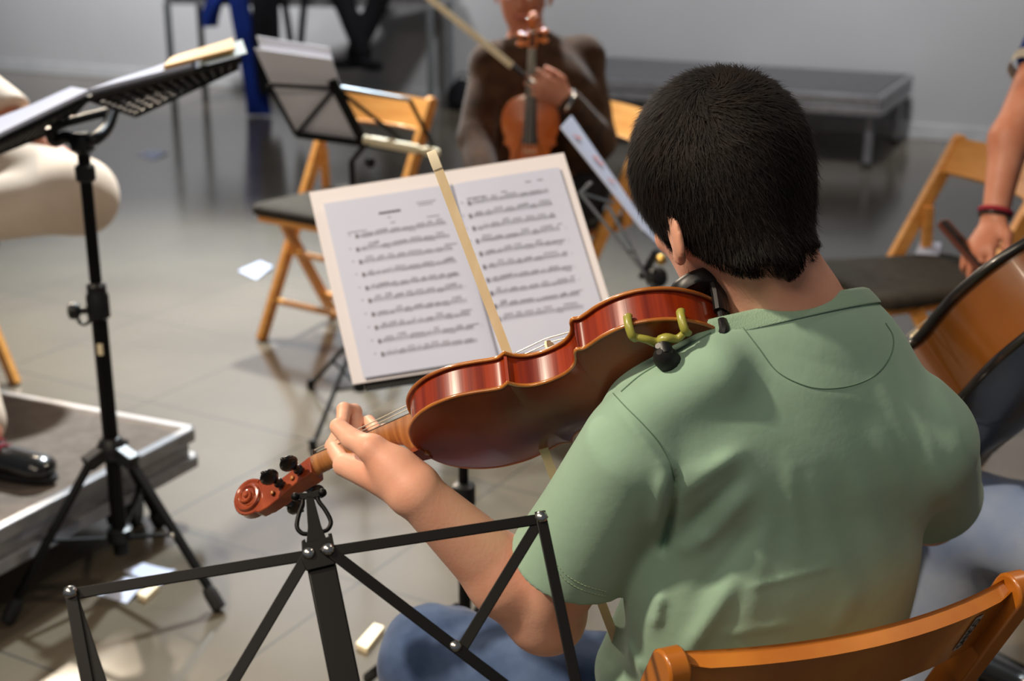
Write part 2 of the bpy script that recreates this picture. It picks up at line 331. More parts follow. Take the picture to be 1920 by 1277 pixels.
# ---- low rolling platform at the left
PC = np.array([-.763, 3.19, 0]); E1 = nrm((-.456, -.89, 0)); E2 = nrm((-.914, .406, 0))
def platform():
    H = .22; c = PC+E1*1.0+E2*.5; R = np.stack([E1, -E2, (0, 0, 1)], 1)
    t = thing('rolling_platform', 'low taupe-topped rolling platform with aluminium rim under the seated person\'s shoe', 'platform', c)
    MB().box(c+np.array([0, 0, H-.010]), (1.97, .97, .020), R).build('deck', 'deckwarm', t, bevel=.002)
    fr = MB()
    def ring(off, z, h, th):
        p = [PC+E1*off+E2*off, PC+E1*(2-off)+E2*off, PC+E1*(2-off)+E2*(1-off), PC+E1*off+E2*(1-off)]
        for i in range(4): fr.bar(p[i]+(0, 0, z), p[(i+1) % 4]+(0, 0, z), th, h)
    ring(0.008, H-.016, .034, .026); ring(.018, H-.052, .04, .02); ring(.006, H-.085, .03, .026)
    fr.build('rim', 'alu', t, bevel=.004)
    for a in (.16, 1.84):
        for b in (.1, .88):
            q = PC+E1*a+E2*b
            k = MB(); k.box(q+(0, 0, .115), (.07, .07, .012)); k.bar(q+np.array([-.022, 0, .11]), q+np.array([-.022, .02, .045]), .004, .04); k.bar(q+np.array([.022, 0, .11]), q+np.array([.022, .02, .045]), .004, .04)
            cs = k.build('caster', 'greymetal', t)
            kk = MB(); kk.tube([q+np.array([-.034, .02, .045]), q+np.array([-.006, .02, .045])], .045, 20); kk.tube([q+np.array([.006, .02, .045]), q+np.array([.034, .02, .045])], .045, 20)
            wv = kk.build('wheel', 'rubber', t)
platform()
# ---- table by the back wall
def table():
    pts = [np.array([-2.19, 9.3, 0]), np.array([-.50, 9.02, 0]), np.array([-.40, 9.38, 0]), np.array([-2.02, 9.98, 0])]
    pts = [np.array([-2.19, 9.30, 0]), np.array([-.47, 8.95, 0]), np.array([-.36, 9.42, 0]), np.array([-2.0, 9.92, 0])]
    x = nrm(pts[1]-pts[0]); y = np.array([-x[1], x[0], 0]); p0 = pts[0]+(0, -.06, 0); L = 1.72; Wd = .50
    t = thing('table', 'long grey metal-legged table before the back wall, items hanging from it', 'table', p0+x*L/2+y*Wd/2)
    R = np.stack([x, y, (0, 0, 1)], 1)
    MB().box(p0+x*L/2+y*Wd/2+(0, 0, .745), (L+.06, Wd+.06, .025), R).build('table_top', 'deck', t, bevel=.003)
    fr = MB()
    for a, b in (((0, 0), (L, 0)), ((0, Wd), (L, Wd)), ((0, 0), (0, Wd)), ((L, 0), (L, Wd))):
        fr.bar(p0+x*a[0]+y*a[1]+(0, 0, .705), p0+x*b[0]+y*b[1]+(0, 0, .705), .03, .055)
    fr.build('apron', 'alu', t, bevel=.003)
    for a in (0, L):
        for b in (0, Wd):
            q = p0+x*a+y*b; MB().bar(q+(0, 0, 0), q+(0, 0, .69), .036, .036, up=x).build('leg', 'tablemetal', t, bevel=.004)
    return p0, x, y
T0, TX, TY = table()
def cloth_strip(name, label, cat, pts, widths, m, depth=.05, seed=0, folds=3):
    # a hanging garment as a closed, wavy slab
    rnd = random.Random(seed); pts = catmull(pts, 6); k = len(pts); ws = np.interp(np.linspace(0, 1, k), np.linspace(0, 1, len(widths)), widths); G = []
    n = 18; V = []; F = []
    for i in range(k):
        for j in range(n):
            a = 2*PI*j/n; w = ws[i]/2; x = math.cos(a)*w; y = math.sin(a)*depth/2*(1+.35*math.sin(folds*a+i*.25+seed))
            V.append(pts[i]+TX*x+TY*y)
    F = [(i*n+j, i*n+(j+1) % n, (i+1)*n+(j+1) % n, (i+1)*n+j) for i in range(k-1) for j in range(n)]+[tuple(range(n-1, -1, -1)), tuple((k-1)*n+j for j in range(n))]
    return MB().add(V, F)
def hangers():
    ed = -.045
    def at(u, z, off): # point in front of the table face at image column u
        # on the plane y = off before the table front
        r = cF+(u-960)/FPX*cX; base = T0+TY*off
        # solve for point on vertical plane with height z
        s = ((base-cC)@TY)/((r-cU*0)@TY*1.0)
        q = cC+r*s; return np.array([q[0], q[1], z])
    # blue jacket: body reaching the floor and one sleeve swinging out
    j = thing('jacket', 'blue jacket hanging from the table by the back wall, one sleeve out to the left', 'jacket', at(495, 0, -.08))
    cloth_strip('', '', '', [at(482, .79, .02), at(482, .785, -.07), at(490, .6, -.09), at(500, .35, -.09), at(508, .10, -.09), at(510, .012, -.09)], [.10, .12, .14, .15, .16, .17], '', .09, 1).build('jacket_body', 'bluecloth', j)
    cloth_strip('', '', '', [at(468, .775, -.07), at(450, .74, -.09), at(436, .64, -.10), at(432, .555, -.10)], [.10, .12, .12, .10], '', .08, 2).build('sleeve', 'bluecloth', j)
    b = cloth_strip('', '', '', [at(532, .80, .04), at(532, .79, -.10), at(530, .6, -.13), at(530, .36, -.13), at(530, .15, -.13)], [.15, .17, .18, .17, .13], '', .10, 4).build('coat', 'blackcloth'); tag(b, 'black coat hanging off the back table beside the blue jacket', 'coat')
    s = thing('bag_strap', 'pair of dark grey straps dangling in a V from the back table', 'strap', at(580, .2, -.07))
    for u0 in (562, 602):
        MB().tube(catmull([at(u0, .80, .05), at(u0, .775, -.06), at((u0*2+580)/3, .6, -.065), at((u0+580*2)/3, .4, -.065), at(581, .24, -.065)], 5), .012, 8, flat=1.8).build('strap', 'blackcloth', s)
hangers()
def bag():
    c = PZ(868, 206, 0); t = thing('bag', 'small black bag on the floor behind the brown-sweater musician', 'bag', c)
    V, F = isosurf(lambda p: smin(ell(p, c+(0, 0, .10), (.10, .08, .10)), ell(p, c+(.03, 0, .05), (.12, .09, .06)), .05)+.004*np.sin(p[:, 0]*60), c-(.2, .2, .02), c+(.2, .2, .3), .012)
    V[:, 2] = np.maximum(V[:, 2], .001)
    isomesh('bag_body', 'blackcloth', t, V, F)
    MB().tube(arc(c+(0, 0, .19), .045, 0, PI, 10, (1, 0, 0), (0, 0, 1)), .006, 8).build('handle', 'blackcloth', t)
bag()
# ---- paper and scraps on the floor
def sheet_on_floor(c4, label, cat='paper', m='paper', name='paper_sheet', th=.0012, curl=.006):
    c4 = [PZ(u, v, .001) for u, v in c4]; n = 8; G = []
    for i in range(n):
        row = []
        for j in range(n):
            a, b = i/(n-1), j/(n-1); q = (1-a)*(1-b)*c4[0]+(1-a)*b*c4[1]+a*b*c4[2]+a*(1-b)*c4[3]
            row.append(q+np.array([0, 0, curl*(a*a*b+max(0, a-.8)*2*b)*.8]))
        G.append(row)
    return tag(MB().slab(G, (0, 0, th)).build(name, m), label, cat)
sheet_on_floor([(256, 289), (285, 281), (317, 286), (287, 301)], 'white sheet lying far off on the dark floor near the back table')
sheet_on_floor([(447, 508), (488, 490), (512, 502), (480, 524)], 'white sheet lying on the floor left of the chair behind the black folding stand')
sheet_on_floor([(232, 1072), (268, 1056), (330, 1074), (300, 1098)], 'cream sheet on the floor among the feet of the heavy black stand')
sheet_on_floor([(182, 1115), (232, 1082), (285, 1096), (238, 1132)], 'pale folded sheet at the foot of the heavy black stand, nearest the wood scrap', curl=.02)
sheet_on_floor([(258, 1122), (283, 1098), (299, 1106), (274, 1130)], 'small pale wood scrap on the floor beside the heavy black stand', 'wood scrap', 'pale_wood', 'wood_scrap', .012, 0)
sheet_on_floor([(668, 1216), (702, 1178), (720, 1184), (688, 1226)], 'pale wooden strip on the floor left of the denim knee', 'wood strip', 'pale_wood', 'wood_strip', .012, 0)
# ================================================================ folding chairs
def make_chair(label, wood='beech', pad='seatpad', group=None):
    # local frame: +x forward, y to the sitter's left, origin on the floor below the middle of the seat
    t = thing('folding_chair', label, 'chair', (0, 0, 0), None, group)
    for s in (-1, 1):
        m = MB(); y = .205*s
        a = np.array([.20, y, 0]); b = np.array([-.215, y, .775]); d = nrm(b-a); nx = np.array([d[2], 0, -d[0]])
        prof = []
        for q, (hw) in ((0, .019), (.86, .020)):
            pass
        L = np.linalg.norm(b-a); pts = [a-nx*.018, a+nx*.018, b+nx*.021]+[b+d*.021*math.sin(k)+nx*.021*math.cos(k) for k in np.linspace(.3, PI-.3, 7)]+[b-nx*.021]
        m.prism(np.array(pts)-(0, .012, 0), (0, .024, 0)); m.build('front_post', wood, t, bevel=.003)
        m = MB(); y = .172*s
        a = np.array([-.13, y, 0]); b = np.array([.12, y, .425]); m.bar(a+(0, 0, .006), b, .022, .036, up=(1, 0, .8)); m.build('rear_leg', wood, t, bevel=.003)
        m = MB(); m.bar((-.135, .19*s, .44), (-.128, .19*s, .60), .016, .03, up=(1, 0, 0)); m.build('seat_strut', wood, t, bevel=.002)
    # backrest: a plank bowed backwards
    G = []
    for k in np.linspace(-1, 1, 17):
        bow = .034*(1-k*k); row = []
        for h in np.linspace(0, 1, 5):
            z = .690+.088*h; x = -.215+(.775-z)*.535-.004-bow; row.append((x, .195*k, z-.0*h))
        G.append(row)
    MB().slab(G, (.014, 0, .007)).build('backrest', wood, t, bevel=.003)
    # rungs
    for x, z in ((.12, .125), (.03, .275)):
        xx = .20-.415*z/.775; MB().tube([(xx, -.2, z), (xx, .2, z)], .011, 10).build('rung', wood, t)
    MB().tube([(-.08, -.17, .10), (-.08, .17, .10)], .011, 10).build('rung', wood, t)
    # seat
    o = []
    w0, w1, x0, x1, r = .165, .200, -.195, .235, .04
    for cx, cy, a0 in ((x1-r, w1-r, 0), (x0+r, w0-r, PI/2), (x0+r, -w0+r, PI), (x1-r, -w1+r, 1.5*PI)):
        for k in range(6):
            a = a0+k*PI/10; o.append((cx+r*math.cos(a), cy+r*math.sin(a)))
    o = np.array(o); cc = o.mean(0); m = MB(); V = []; n = len(o)
    for sc, z in ((.97, .438), (1, .445), (1, .462), (.97, .470), (.8, .474), (.4, .476)):
        V += [(cc[0]+(q[0]-cc[0])*sc, cc[1]+(q[1]-cc[1])*sc, z) for q in o]
    F = [(i*n+j, i*n+(j+1) % n, (i+1)*n+(j+1) % n, (i+1)*n+j) for i in range(5) for j in range(n)]+[tuple(range(n-1, -1, -1)), tuple(5*n+j for j in range(n))]
    m.add(V, F); m.build('seat', pad, t, sharp=50)
    fr = MB()
    for s in (-1, 1): fr.bar((-.15, .15*s, .428), (.215, .165*s, .428), .02, .022)
    fr.bar((.21, -.17, .428), (.21, .17, .428), .02, .022); fr.build('seat_frame', wood, t, bevel=.002)
    return t
GRP = None
ch = make_chair('empty beech folding chair with brown padded seat behind the black folding music stand')
def place(o, x, y, f): o.location = (x, y, 0); o.rotation_euler = (0, 0, math.atan2(f[1], f[0]))
def ang(f): return math.atan2(f[1], f[0])
# empty chair behind the far music stand
f2 = nrm((-.57, -.82)); s2 = np.array([.82, -.57]); c2 = np.array([-.837, 4.508])-.20*f2+.205*s2
place(ch, c2[0], c2[1], f2)
f3 = nrm((-.85, -.52)); c3 = (.144, 4.41)
ch3 = dup(ch, (c3[0], c3[1], 0), ang(f3), 'beech folding chair under the musician in the brown sweater')
for c in ch3.children:
    if c.name.startswith('seat') and 'strut' not in c.name and 'frame' not in c.name:
        c.data = c.data.copy(); c.data.materials[0] = MAT['seatdark']
f4 = nrm((-.957, -.29)); dup(ch, (1.098, 3.676, 0), ang(f4), 'empty beech folding chair beside the standing person with the red bracelet')
f5 = nrm((.8, -.6)); ch5 = dup(ch, (-1.80, 4.04, 0), ang(f5), 'beech folding chair under the person in beige trousers')
# the chair in the foreground
wb = PZ(1283, 1222, .79); wb2 = PZ(1888, 1088, .79); ax = nrm((wb2-wb)[:2]); f1 = np.array([-ax[1], ax[0]]); mid = (wb+wb2)[:2]/2
near = make_chair('beech folding chair in the foreground with a white sticker on its backrest', 'beech_near', 'seatpad')
cN = mid+f1*.215; place(near, cN[0], cN[1], f1)
RM[near.name] = Matrix.Translation((cN[0], cN[1], 0))@Matrix.Rotation(ang(f1), 4, 'Z')
def sticker():
    # white label, printed letters, on the rear face of the backrest near the right post (local y = -.15)
    y0 = -.158; t = near
    def onback(y, z): k = y/.195; return np.array([-.215+(.775-z)*.535-.004-.034*(1-k*k)-.0006, y, z])
    G = [[onback(y0+.013*a, z) for a in (0, .5, 1)] for z in np.linspace(.706, .762, 6)]
    lb = MB().slab(G, (-.0004, 0, 0)).build('sticker', 'label', t, world=False)
    tx = bpy.data.curves.new('sticker_letters', 'FONT'); tx.body = 'SANCO'; tx.size = .0155; tx.align_x = 'CENTER'; tx.align_y = 'CENTER'; tx.extrude = .0001
    o = bpy.data.objects.new('sticker_letters', tx); COL.objects.link(o); bpy.context.view_layer.update()
    me = bpy.data.meshes.new_from_object(o); bpy.data.objects.remove(o); me.materials.clear(); me.materials.append(MAT['inkdark'])
    o = bpy.data.objects.new('lettering', me); COL.objects.link(o); o.parent = t
    p = onback(y0+.0065, .734); ex = nrm(onback(y0+.0065, .75)-onback(y0+.0065, .72)); ez = nrm(np.array([-1, -.30, -.5])); ez = nrm(ez-ex*(ez@ex)); ey = np.cross(ez, ex)
    o.matrix_local = Matrix([[ex[0], ey[0], ez[0], p[0]-.0012], [ex[1], ey[1], ez[1], p[1]], [ex[2], ey[2], ez[2], p[2]], [0, 0, 0, 1]])
sticker()

def seat_slip():
    q = [PZ(1716, 476, .4772), PZ(1724, 461, .4772), PZ(1764, 463, .4772), PZ(1760, 479, .4772)]; G = [[lerp_(q[0], q[3], a)*(1-b)+lerp_(q[1], q[2], a)*b+np.array([0, 0, .012*b*b]) for b in np.linspace(0, 1, 5)] for a in np.linspace(0, 1, 5)]
    tag(MB().slab(G, (0, 0, .001)).build('paper_slip', 'paper'), 'folded white paper slip on the back of the empty chair seat at the right', 'paper')
lerp_ = lambda a, b, t: a*(1-t)+b*t
seat_slip()
# ================================================================ music stands
def tripod(t, base, hub, spread, angs, m, r=.008, feet=True, collar=None):
    # three legs from a hub at height hub to feet on the floor
    base = np.array(base, float); base[2] = 0
    for a in angs:
        d = np.array([math.cos(a), math.sin(a), 0]); f = base+d*spread
        lg = MB(); lg.tube([base+d*.02+(0, 0, hub), f+(0, 0, .014)], r, 10); l = lg.build('leg', m, t)
        MB().lathe([(r*1.25, 0), (r*1.45, .004), (r*1.3, .04), (r*1.02, .045)], f+(0, 0, 0), base+d*.02+(0, 0, hub)-f).build('foot', 'rubber', t) if False else None
        ff = MB(); ax = nrm(base+d*.02+(0, 0, hub)-f); ff.lathe([(r*.8, 0), (r*1.4, .004), (r*1.4, .035), (r*1.05, .045)], f+(0, 0, .006), ax, 12)
        fo = ff.build('rubber_foot', 'rubber', None); Mi = np.array(RM[t.name].inverted())
        fo.data.transform(Matrix(Mi.tolist())); fo.parent = l
        # brace
        q = base+d*spread*.45; z = hub*(1-.45)+.01
        MB().tube([base+d*.012+(0, 0, hub*.22+.02), q+(0, 0, z-.006)], r*.6, 8).build('brace', m, t)
def strut(m, a, b, w, t, up): m.bar(a, b, w, t, up=up)
def rivet(t, p, ax, r=.0052, m='steel'): return MB().lathe([(r*1.15, 0), (r*1.1, r*.25), (r*.8, r*.65), (r*.3, r*.85), (.0002, r*.9)], p, ax, 16).build('rivet', m, t)
# ---- foreground folding stand (desk, clip and post)
def front_stand():
    d0 = 1.29
    Q = lambda u, v, d=d0: P(u, v, d)
    A = Q(579, 1040); B = Q(615, 1033); TL = Q(133, 1113, 1.25); TR = Q(1014, 972, 1.33)
    low = Q(668, 1380, 1.22); base = np.array([low[0]+.005, low[1]+.03, 0])
    t = thing('music_stand', 'black folding music stand standing closest to the camera, its desk empty with silver rivets', 'music stand', base)
    ex = nrm(TR-TL); dn = nrm(low-(A+B)/2); dn = nrm(dn-ex*(dn@ex)); n = np.cross(ex, dn);  n = n if n@cF < 0 else -n   # n faces the camera
    W, T = .0105, .0022
    up = n
    # centre column: broad channel
    c0 = (A+B)/2; colw = .026
    m = MB(); a = c0-dn*.004; G = a+ex*0
    m.bar(c0-dn*.012-n*.005, low-n*.005, colw, .008, up=n); m.build('centre_column', 'blackmetal', t, bevel=.0015)
    m = MB(); m.prism([c0+ex*x+dn*y+n*.0005 for x, y in ((-.0135, -.013), (-.010, -.0145), (-.010, -.011), (.011, -.013), (.011, -.016), (.0145, -.016), (.0155, .005), (.013, .014), (-.013, .016), (-.0155, .006))], n*.0022); m.build('hinge_plate', 'blackmetal', t, bevel=.0008)
    LB = Q(205, 1500, 1.18); LB2 = Q(262, 1500, 1.18); RB = Q(1110, 1430, 1.25); LO = Q(395, 1370, 1.22)
    for k, (a, b, off) in enumerate(((A, TL, -.002), (B, TR, -.002), (A-dn*0, Q(360, 1410, 1.21), .003), (B, Q(1010, 1335, 1.27), .003), (TL, LB, .002), (TL+n*.003, LB2, -.004), (TR, RB, .003), (TR, Q(852, 1213, 1.28)+(Q(868, 1212, 1.28)-Q(852, 1213, 1.28))*1.0, -.002))):
        m = MB(); d = nrm(b-a); m.bar(a-d*.006+n*off, b+d*.006+n*off, W, T, up=n); m.build('desk_arm', 'blackmetal', t, bevel=.0007)
    for p in (A, B, TL, TR, Q(853, 1214, 1.28)): rivet(t, p+n*.004, n, .0052)
    m = MB(); m.bar(Q(250, 1500, 1.17), Q(1110, 1440, 1.25), .03, .002, up=n); m.build('lower_ledge', 'blackmetal', t)
    # lyre shaped page clip at the top
    o = c0-dn*.012-n*.003; U_ = -dn; lx = ex
    def L2(x, y): return o+lx*x*1e-3+U_*y*1e-3
    m = MB(); m.prism([L2(x, y) for x, y in ((-10, -4), (10, -4), (6.2, 14), (3.2, 44), (-3.6, 44), (-6.0, 14))], n*.0022)
    for s in (-1, 1):
        pts = catmull([L2(*q) for q in ((s*5, 8), (s*12, 10), (s*15.5, 17), (s*12, 29), (s*7.5, 38), (s*6.5, 45))], 6); m.tube(pts, .0022, 8)
    m.prism([L2(x, y) for x, y in ((-13, 43), (-14, 47), (-8, 48.5), (0, 47), (8, 48.5), (13, 47.5), (12.5, 43), (6, 41.5), (-6, 41.5))], n*.0022)
    for q in ((-13, 45.5), (12, 45.5)): m.ball(L2(*q)+n*.001, .0042, n=12)
    m.build('lyre_clip', 'blackmetal', t, bevel=.0005)
    # lower column and tripod
    m = MB(); m.tube([low+dn*.02, low*1, np.array([base[0], base[1], .62])], .011, 12); m.build('joint', 'blackmetal', t)
    m = MB(); m.tube([(base[0], base[1], .68), (base[0], base[1], .05)], .0095, 14); m.build('pole', 'blackmetal', t)
    tripod(t, base, .30, .27, (2.5, 4.6, .35), 'blackmetal', .007)
front_stand()
# ---- heavy tube stand at the left
def heavy_stand():
    base = np.array([-.858, 2.82, 0])
    t = thing('music_stand', 'heavy black tripod music stand at the left with a perforated desk seen from below', 'music stand', base)
    z = lambda h: base+(0, 0, h)
    MB().tube([z(.07), z(.66)], .0165, 20).build('lower_tube', 'blackmetal', t)
    MB().tube([z(.62), z(.985)], .0125, 18).build('upper_tube', 'blackmetal', t)
    m = MB(); m.lathe([(.018, 0), (.0235, .004), (.0235, .05), (.020, .056), (.020, .072), (.015, .078)], z(.610), (0, 0, 1)); m.build('height_collar', 'plastic', t)
    kx = nrm((-1, -.25, 0)); m = MB(); m.tube([z(.63), z(.63)+kx*.042], .008, 12); m.lathe([(.010, 0), (.016, .004), (.018, .012), (.016, .022), (.006, .026)], z(.63)+kx*.036, kx); m.tube(arc(z(.612)+kx*.03, .012, PI, 0, 8, kx, (0, 0, -1)), .004, 8); m.build('height_knob', 'plastic', t)
    MB().lathe([(.0172, 0), (.0172, .03)], z(.545), (0, 0, 1), 20).build('brand_sticker', 'gold', t) if False else None
    G = [[z(h)+.0170*np.array([math.cos(a), math.sin(a), 0]) for h in (.535, .560)] for a in np.linspace(-1.9, -1.2, 8)]; MB().grid(G).build('round_label', 'pale_wood', t)
    m = MB(); m.lathe([(.017, 0), (.020, .004), (.020, .03), (.016, .035)], z(.90), (0, 0, 1)); m.build('top_collar', 'plastic', t)
    # hub and three legs
    m = MB(); m.lathe([(.018, 0), (.030, .006), (.034, .02), (.030, .034), (.02, .05)], z(.295), (0, 0, 1)); angs = (-.52, 3.92, 1.52)
    for a in angs: d = np.array([math.cos(a), math.sin(a), 0]); m.bar(z(.315)+d*.02, z(.298)+d*.062, .032, .030)
    m.build('hub', 'plastic', t, bevel=.003)
    m = MB(); m.lathe([(.017, 0), (.027, .004), (.027, .03), (.017, .034)], z(.10), (0, 0, 1)); m.build('lower_collar', 'plastic', t)
    for i, a in enumerate(angs):
        d = np.array([math.cos(a), math.sin(a), 0]); ft = z(0)+d*.275; a0 = z(.298)+d*.055
        lg = MB(); lg.bar(a0, ft+(0, 0, .015), .019, .013); l = lg.build('leg', 'blackmetal', t, bevel=.003)
        fm = MB(); ax = nrm(a0-ft); fm.lathe([(.010, 0), (.016, .004), (.016, .04), (.012, .055)], ft+(0, 0, .006), ax, 14); fo = fm.build('rubber_foot', 'rubber', None)
        fo.data.transform(RM[t.name].inverted()); fo.parent = l
        MB().bar(z(.112)+d*.02, a0*.5+(ft+(0, 0, .015))*.5, .012, .006).build('brace', 'blackmetal', t)
        rivet(t, a0*.5+(ft+(0, 0, .015))*.5+np.cross(d, (0, 0, 1))*.010, np.cross(d, (0, 0, 1)), .006)
    # forked desk holder
    top = z(.975); fk = MB()
    hx = nrm((.93, -.30, 0))
    fk.lathe([(.014, 0), (.024, .01), (.026, .03), (.018, .045)], top-(0, 0, .02), (0, 0, 1))
    pl = P(95, 238, 2.84); pr = P(212, 208, 2.90)
    fk.tube(catmull([top+(0, 0, 0), top-hx*.035+(0, 0, .012), (top-hx*.06)*.5+pl*.5-(0, 0, .012), pl], 6), [.015]*1+[.013]*17+[.011], 12)
    fk.tube(catmull([top+(0, 0, 0), top+hx*.030+(0, 0, .012), (top+hx*.04)*.5+pr*.5, pr], 6), .013, 12)
    fk.tube([pl, pr], .010, 12); fk.build('desk_fork', 'plastic', t)
    # perforated desk in two wings, front edge lip
    C0 = P(165, 182, 2.90)      # crease (near end)
    a_l = P(-60, 300, 2.62); a_r = P(452, 112, 3.15)
    return t, base
hs_t, hs_b = heavy_stand()
def heavy_desk():
    t = hs_t
    # desk: an open board tilted; near edge runs from L to R, far edge beyond it
    L0 = P(-40, 285, 2.60); M0 = P(165, 186, 2.72); R0 = P(452, 111, 2.95)
    L1 = P(40, 266, 2.72); R1 = P(250, 215, 2.88)
    # lower (near) edge of the board: ledge line at (250,215)->(440,125) on the photo
    rows = []
    u = nrm(R0-M0); dep = nrm(P(255, 214, 2.70)-P(180, 190, 2.92))
    wing_r = [M0, R0, P(443, 126, 3.16), P(250, 216, 3.00)]
    wing_l = [M0, L0, P(-90, 318, 2.84), P(120, 236, 2.98)]
    m = bpy.data.materials.new('perforated_black_steel'); m.use_nodes = True; nt = m.node_tree; N = nt.nodes; Lk = nt.links; b = N['Principled BSDF']
    b.inputs['Base Color'].default_value = (.006, .006, .007, 1); b.inputs['Roughness'].default_value = .45
    def wing(w, nm):
        G = [[(1-a)*(1-b_)*w[0]+a*(1-b_)*w[1]+a*b_*w[2]+(1-a)*b_*w[3] for b_ in np.linspace(0, 1, 9)] for a in np.linspace(0, 1, 15)]
        G = np.array(G); nn = nrm(np.cross(w[1]-w[0], w[3]-w[0])); mb = MB()
        # holes are real: a lattice of bars along both directions
        for i in range(15): mb.tube(G[i], .0045, 6, flat=.4)
        for j in range(9): mb.tube(G[:, j], .006 if j in (0, 8) else .0030, 6)
        return mb.build(nm, 'blackmetal', t)
    wing(wing_r, 'desk_wing'); wing(wing_l, 'desk_wing')
    MB().bar(wing_r[3], wing_r[2], .022, .010).build('desk_ledge', 'blackmetal', t, bevel=.002); MB().bar(wing_l[3], wing_l[2], .022, .010).build('desk_ledge', 'blackmetal', t, bevel=.002)
    up = np.array([0, 0, .008])
    def pile(w, a0, a1, b0, b1, z0, th, m, name, label, cat, seed, lift=.066):
        f = lambda a, b_: (1-a)*(1-b_)*w[0]+a*(1-b_)*w[1]+a*b_*w[2]+(1-a)*b_*w[3]
        mb = MB(); A_ = np.linspace(a0, a1, 9); B_ = np.linspace(b0, b1, 7)
        top = [[f(a, b_)+(0, 0, z0+th+(lift*(b_-b0)+.002*math.sin(a*9+seed)*b_)) for b_ in B_] for a in A_]
        bot = [[f(a, b_)+(0, 0, z0+(lift*.9*(b_-b0) if name != 'sheet_music' else 0)) for b_ in B_] for a in A_]
        mb.grid(top); mb.grid(bot, 0, True)
        for r in (0, -1): mb.grid([top[r], bot[r]]); mb.grid([[q[r] for q in top], [q[r] for q in bot]])
        return tag(mb.build(name, m), label, cat)
    pile(wing_l, .0, .95, -.05, .55, .009, .006, 'paper', 'sheet_music', 'open white sheet music on the left wing of the heavy stand', 'sheet music', 1)
    pile(wing_r, .02, .66, -.05, .55, .009, .006, 'paper', 'sheet_music', 'open white sheet music on the right wing of the heavy stand', 'sheet music', 2)
    pile(wing_r, .48, .96, -.02, .45, .0195, .006, 'pencil', 'folder', 'yellow-orange folder at the right end of the heavy stand\'s desk', 'folder', 3)
    pile(wing_r, .72, 1.04, -.07, .5, .0075, .0012, 'pcover', 'clear_sleeve', 'clear plastic sleeve jutting out from under the yellow-orange folder', 'plastic sleeve', 4)
heavy_desk()
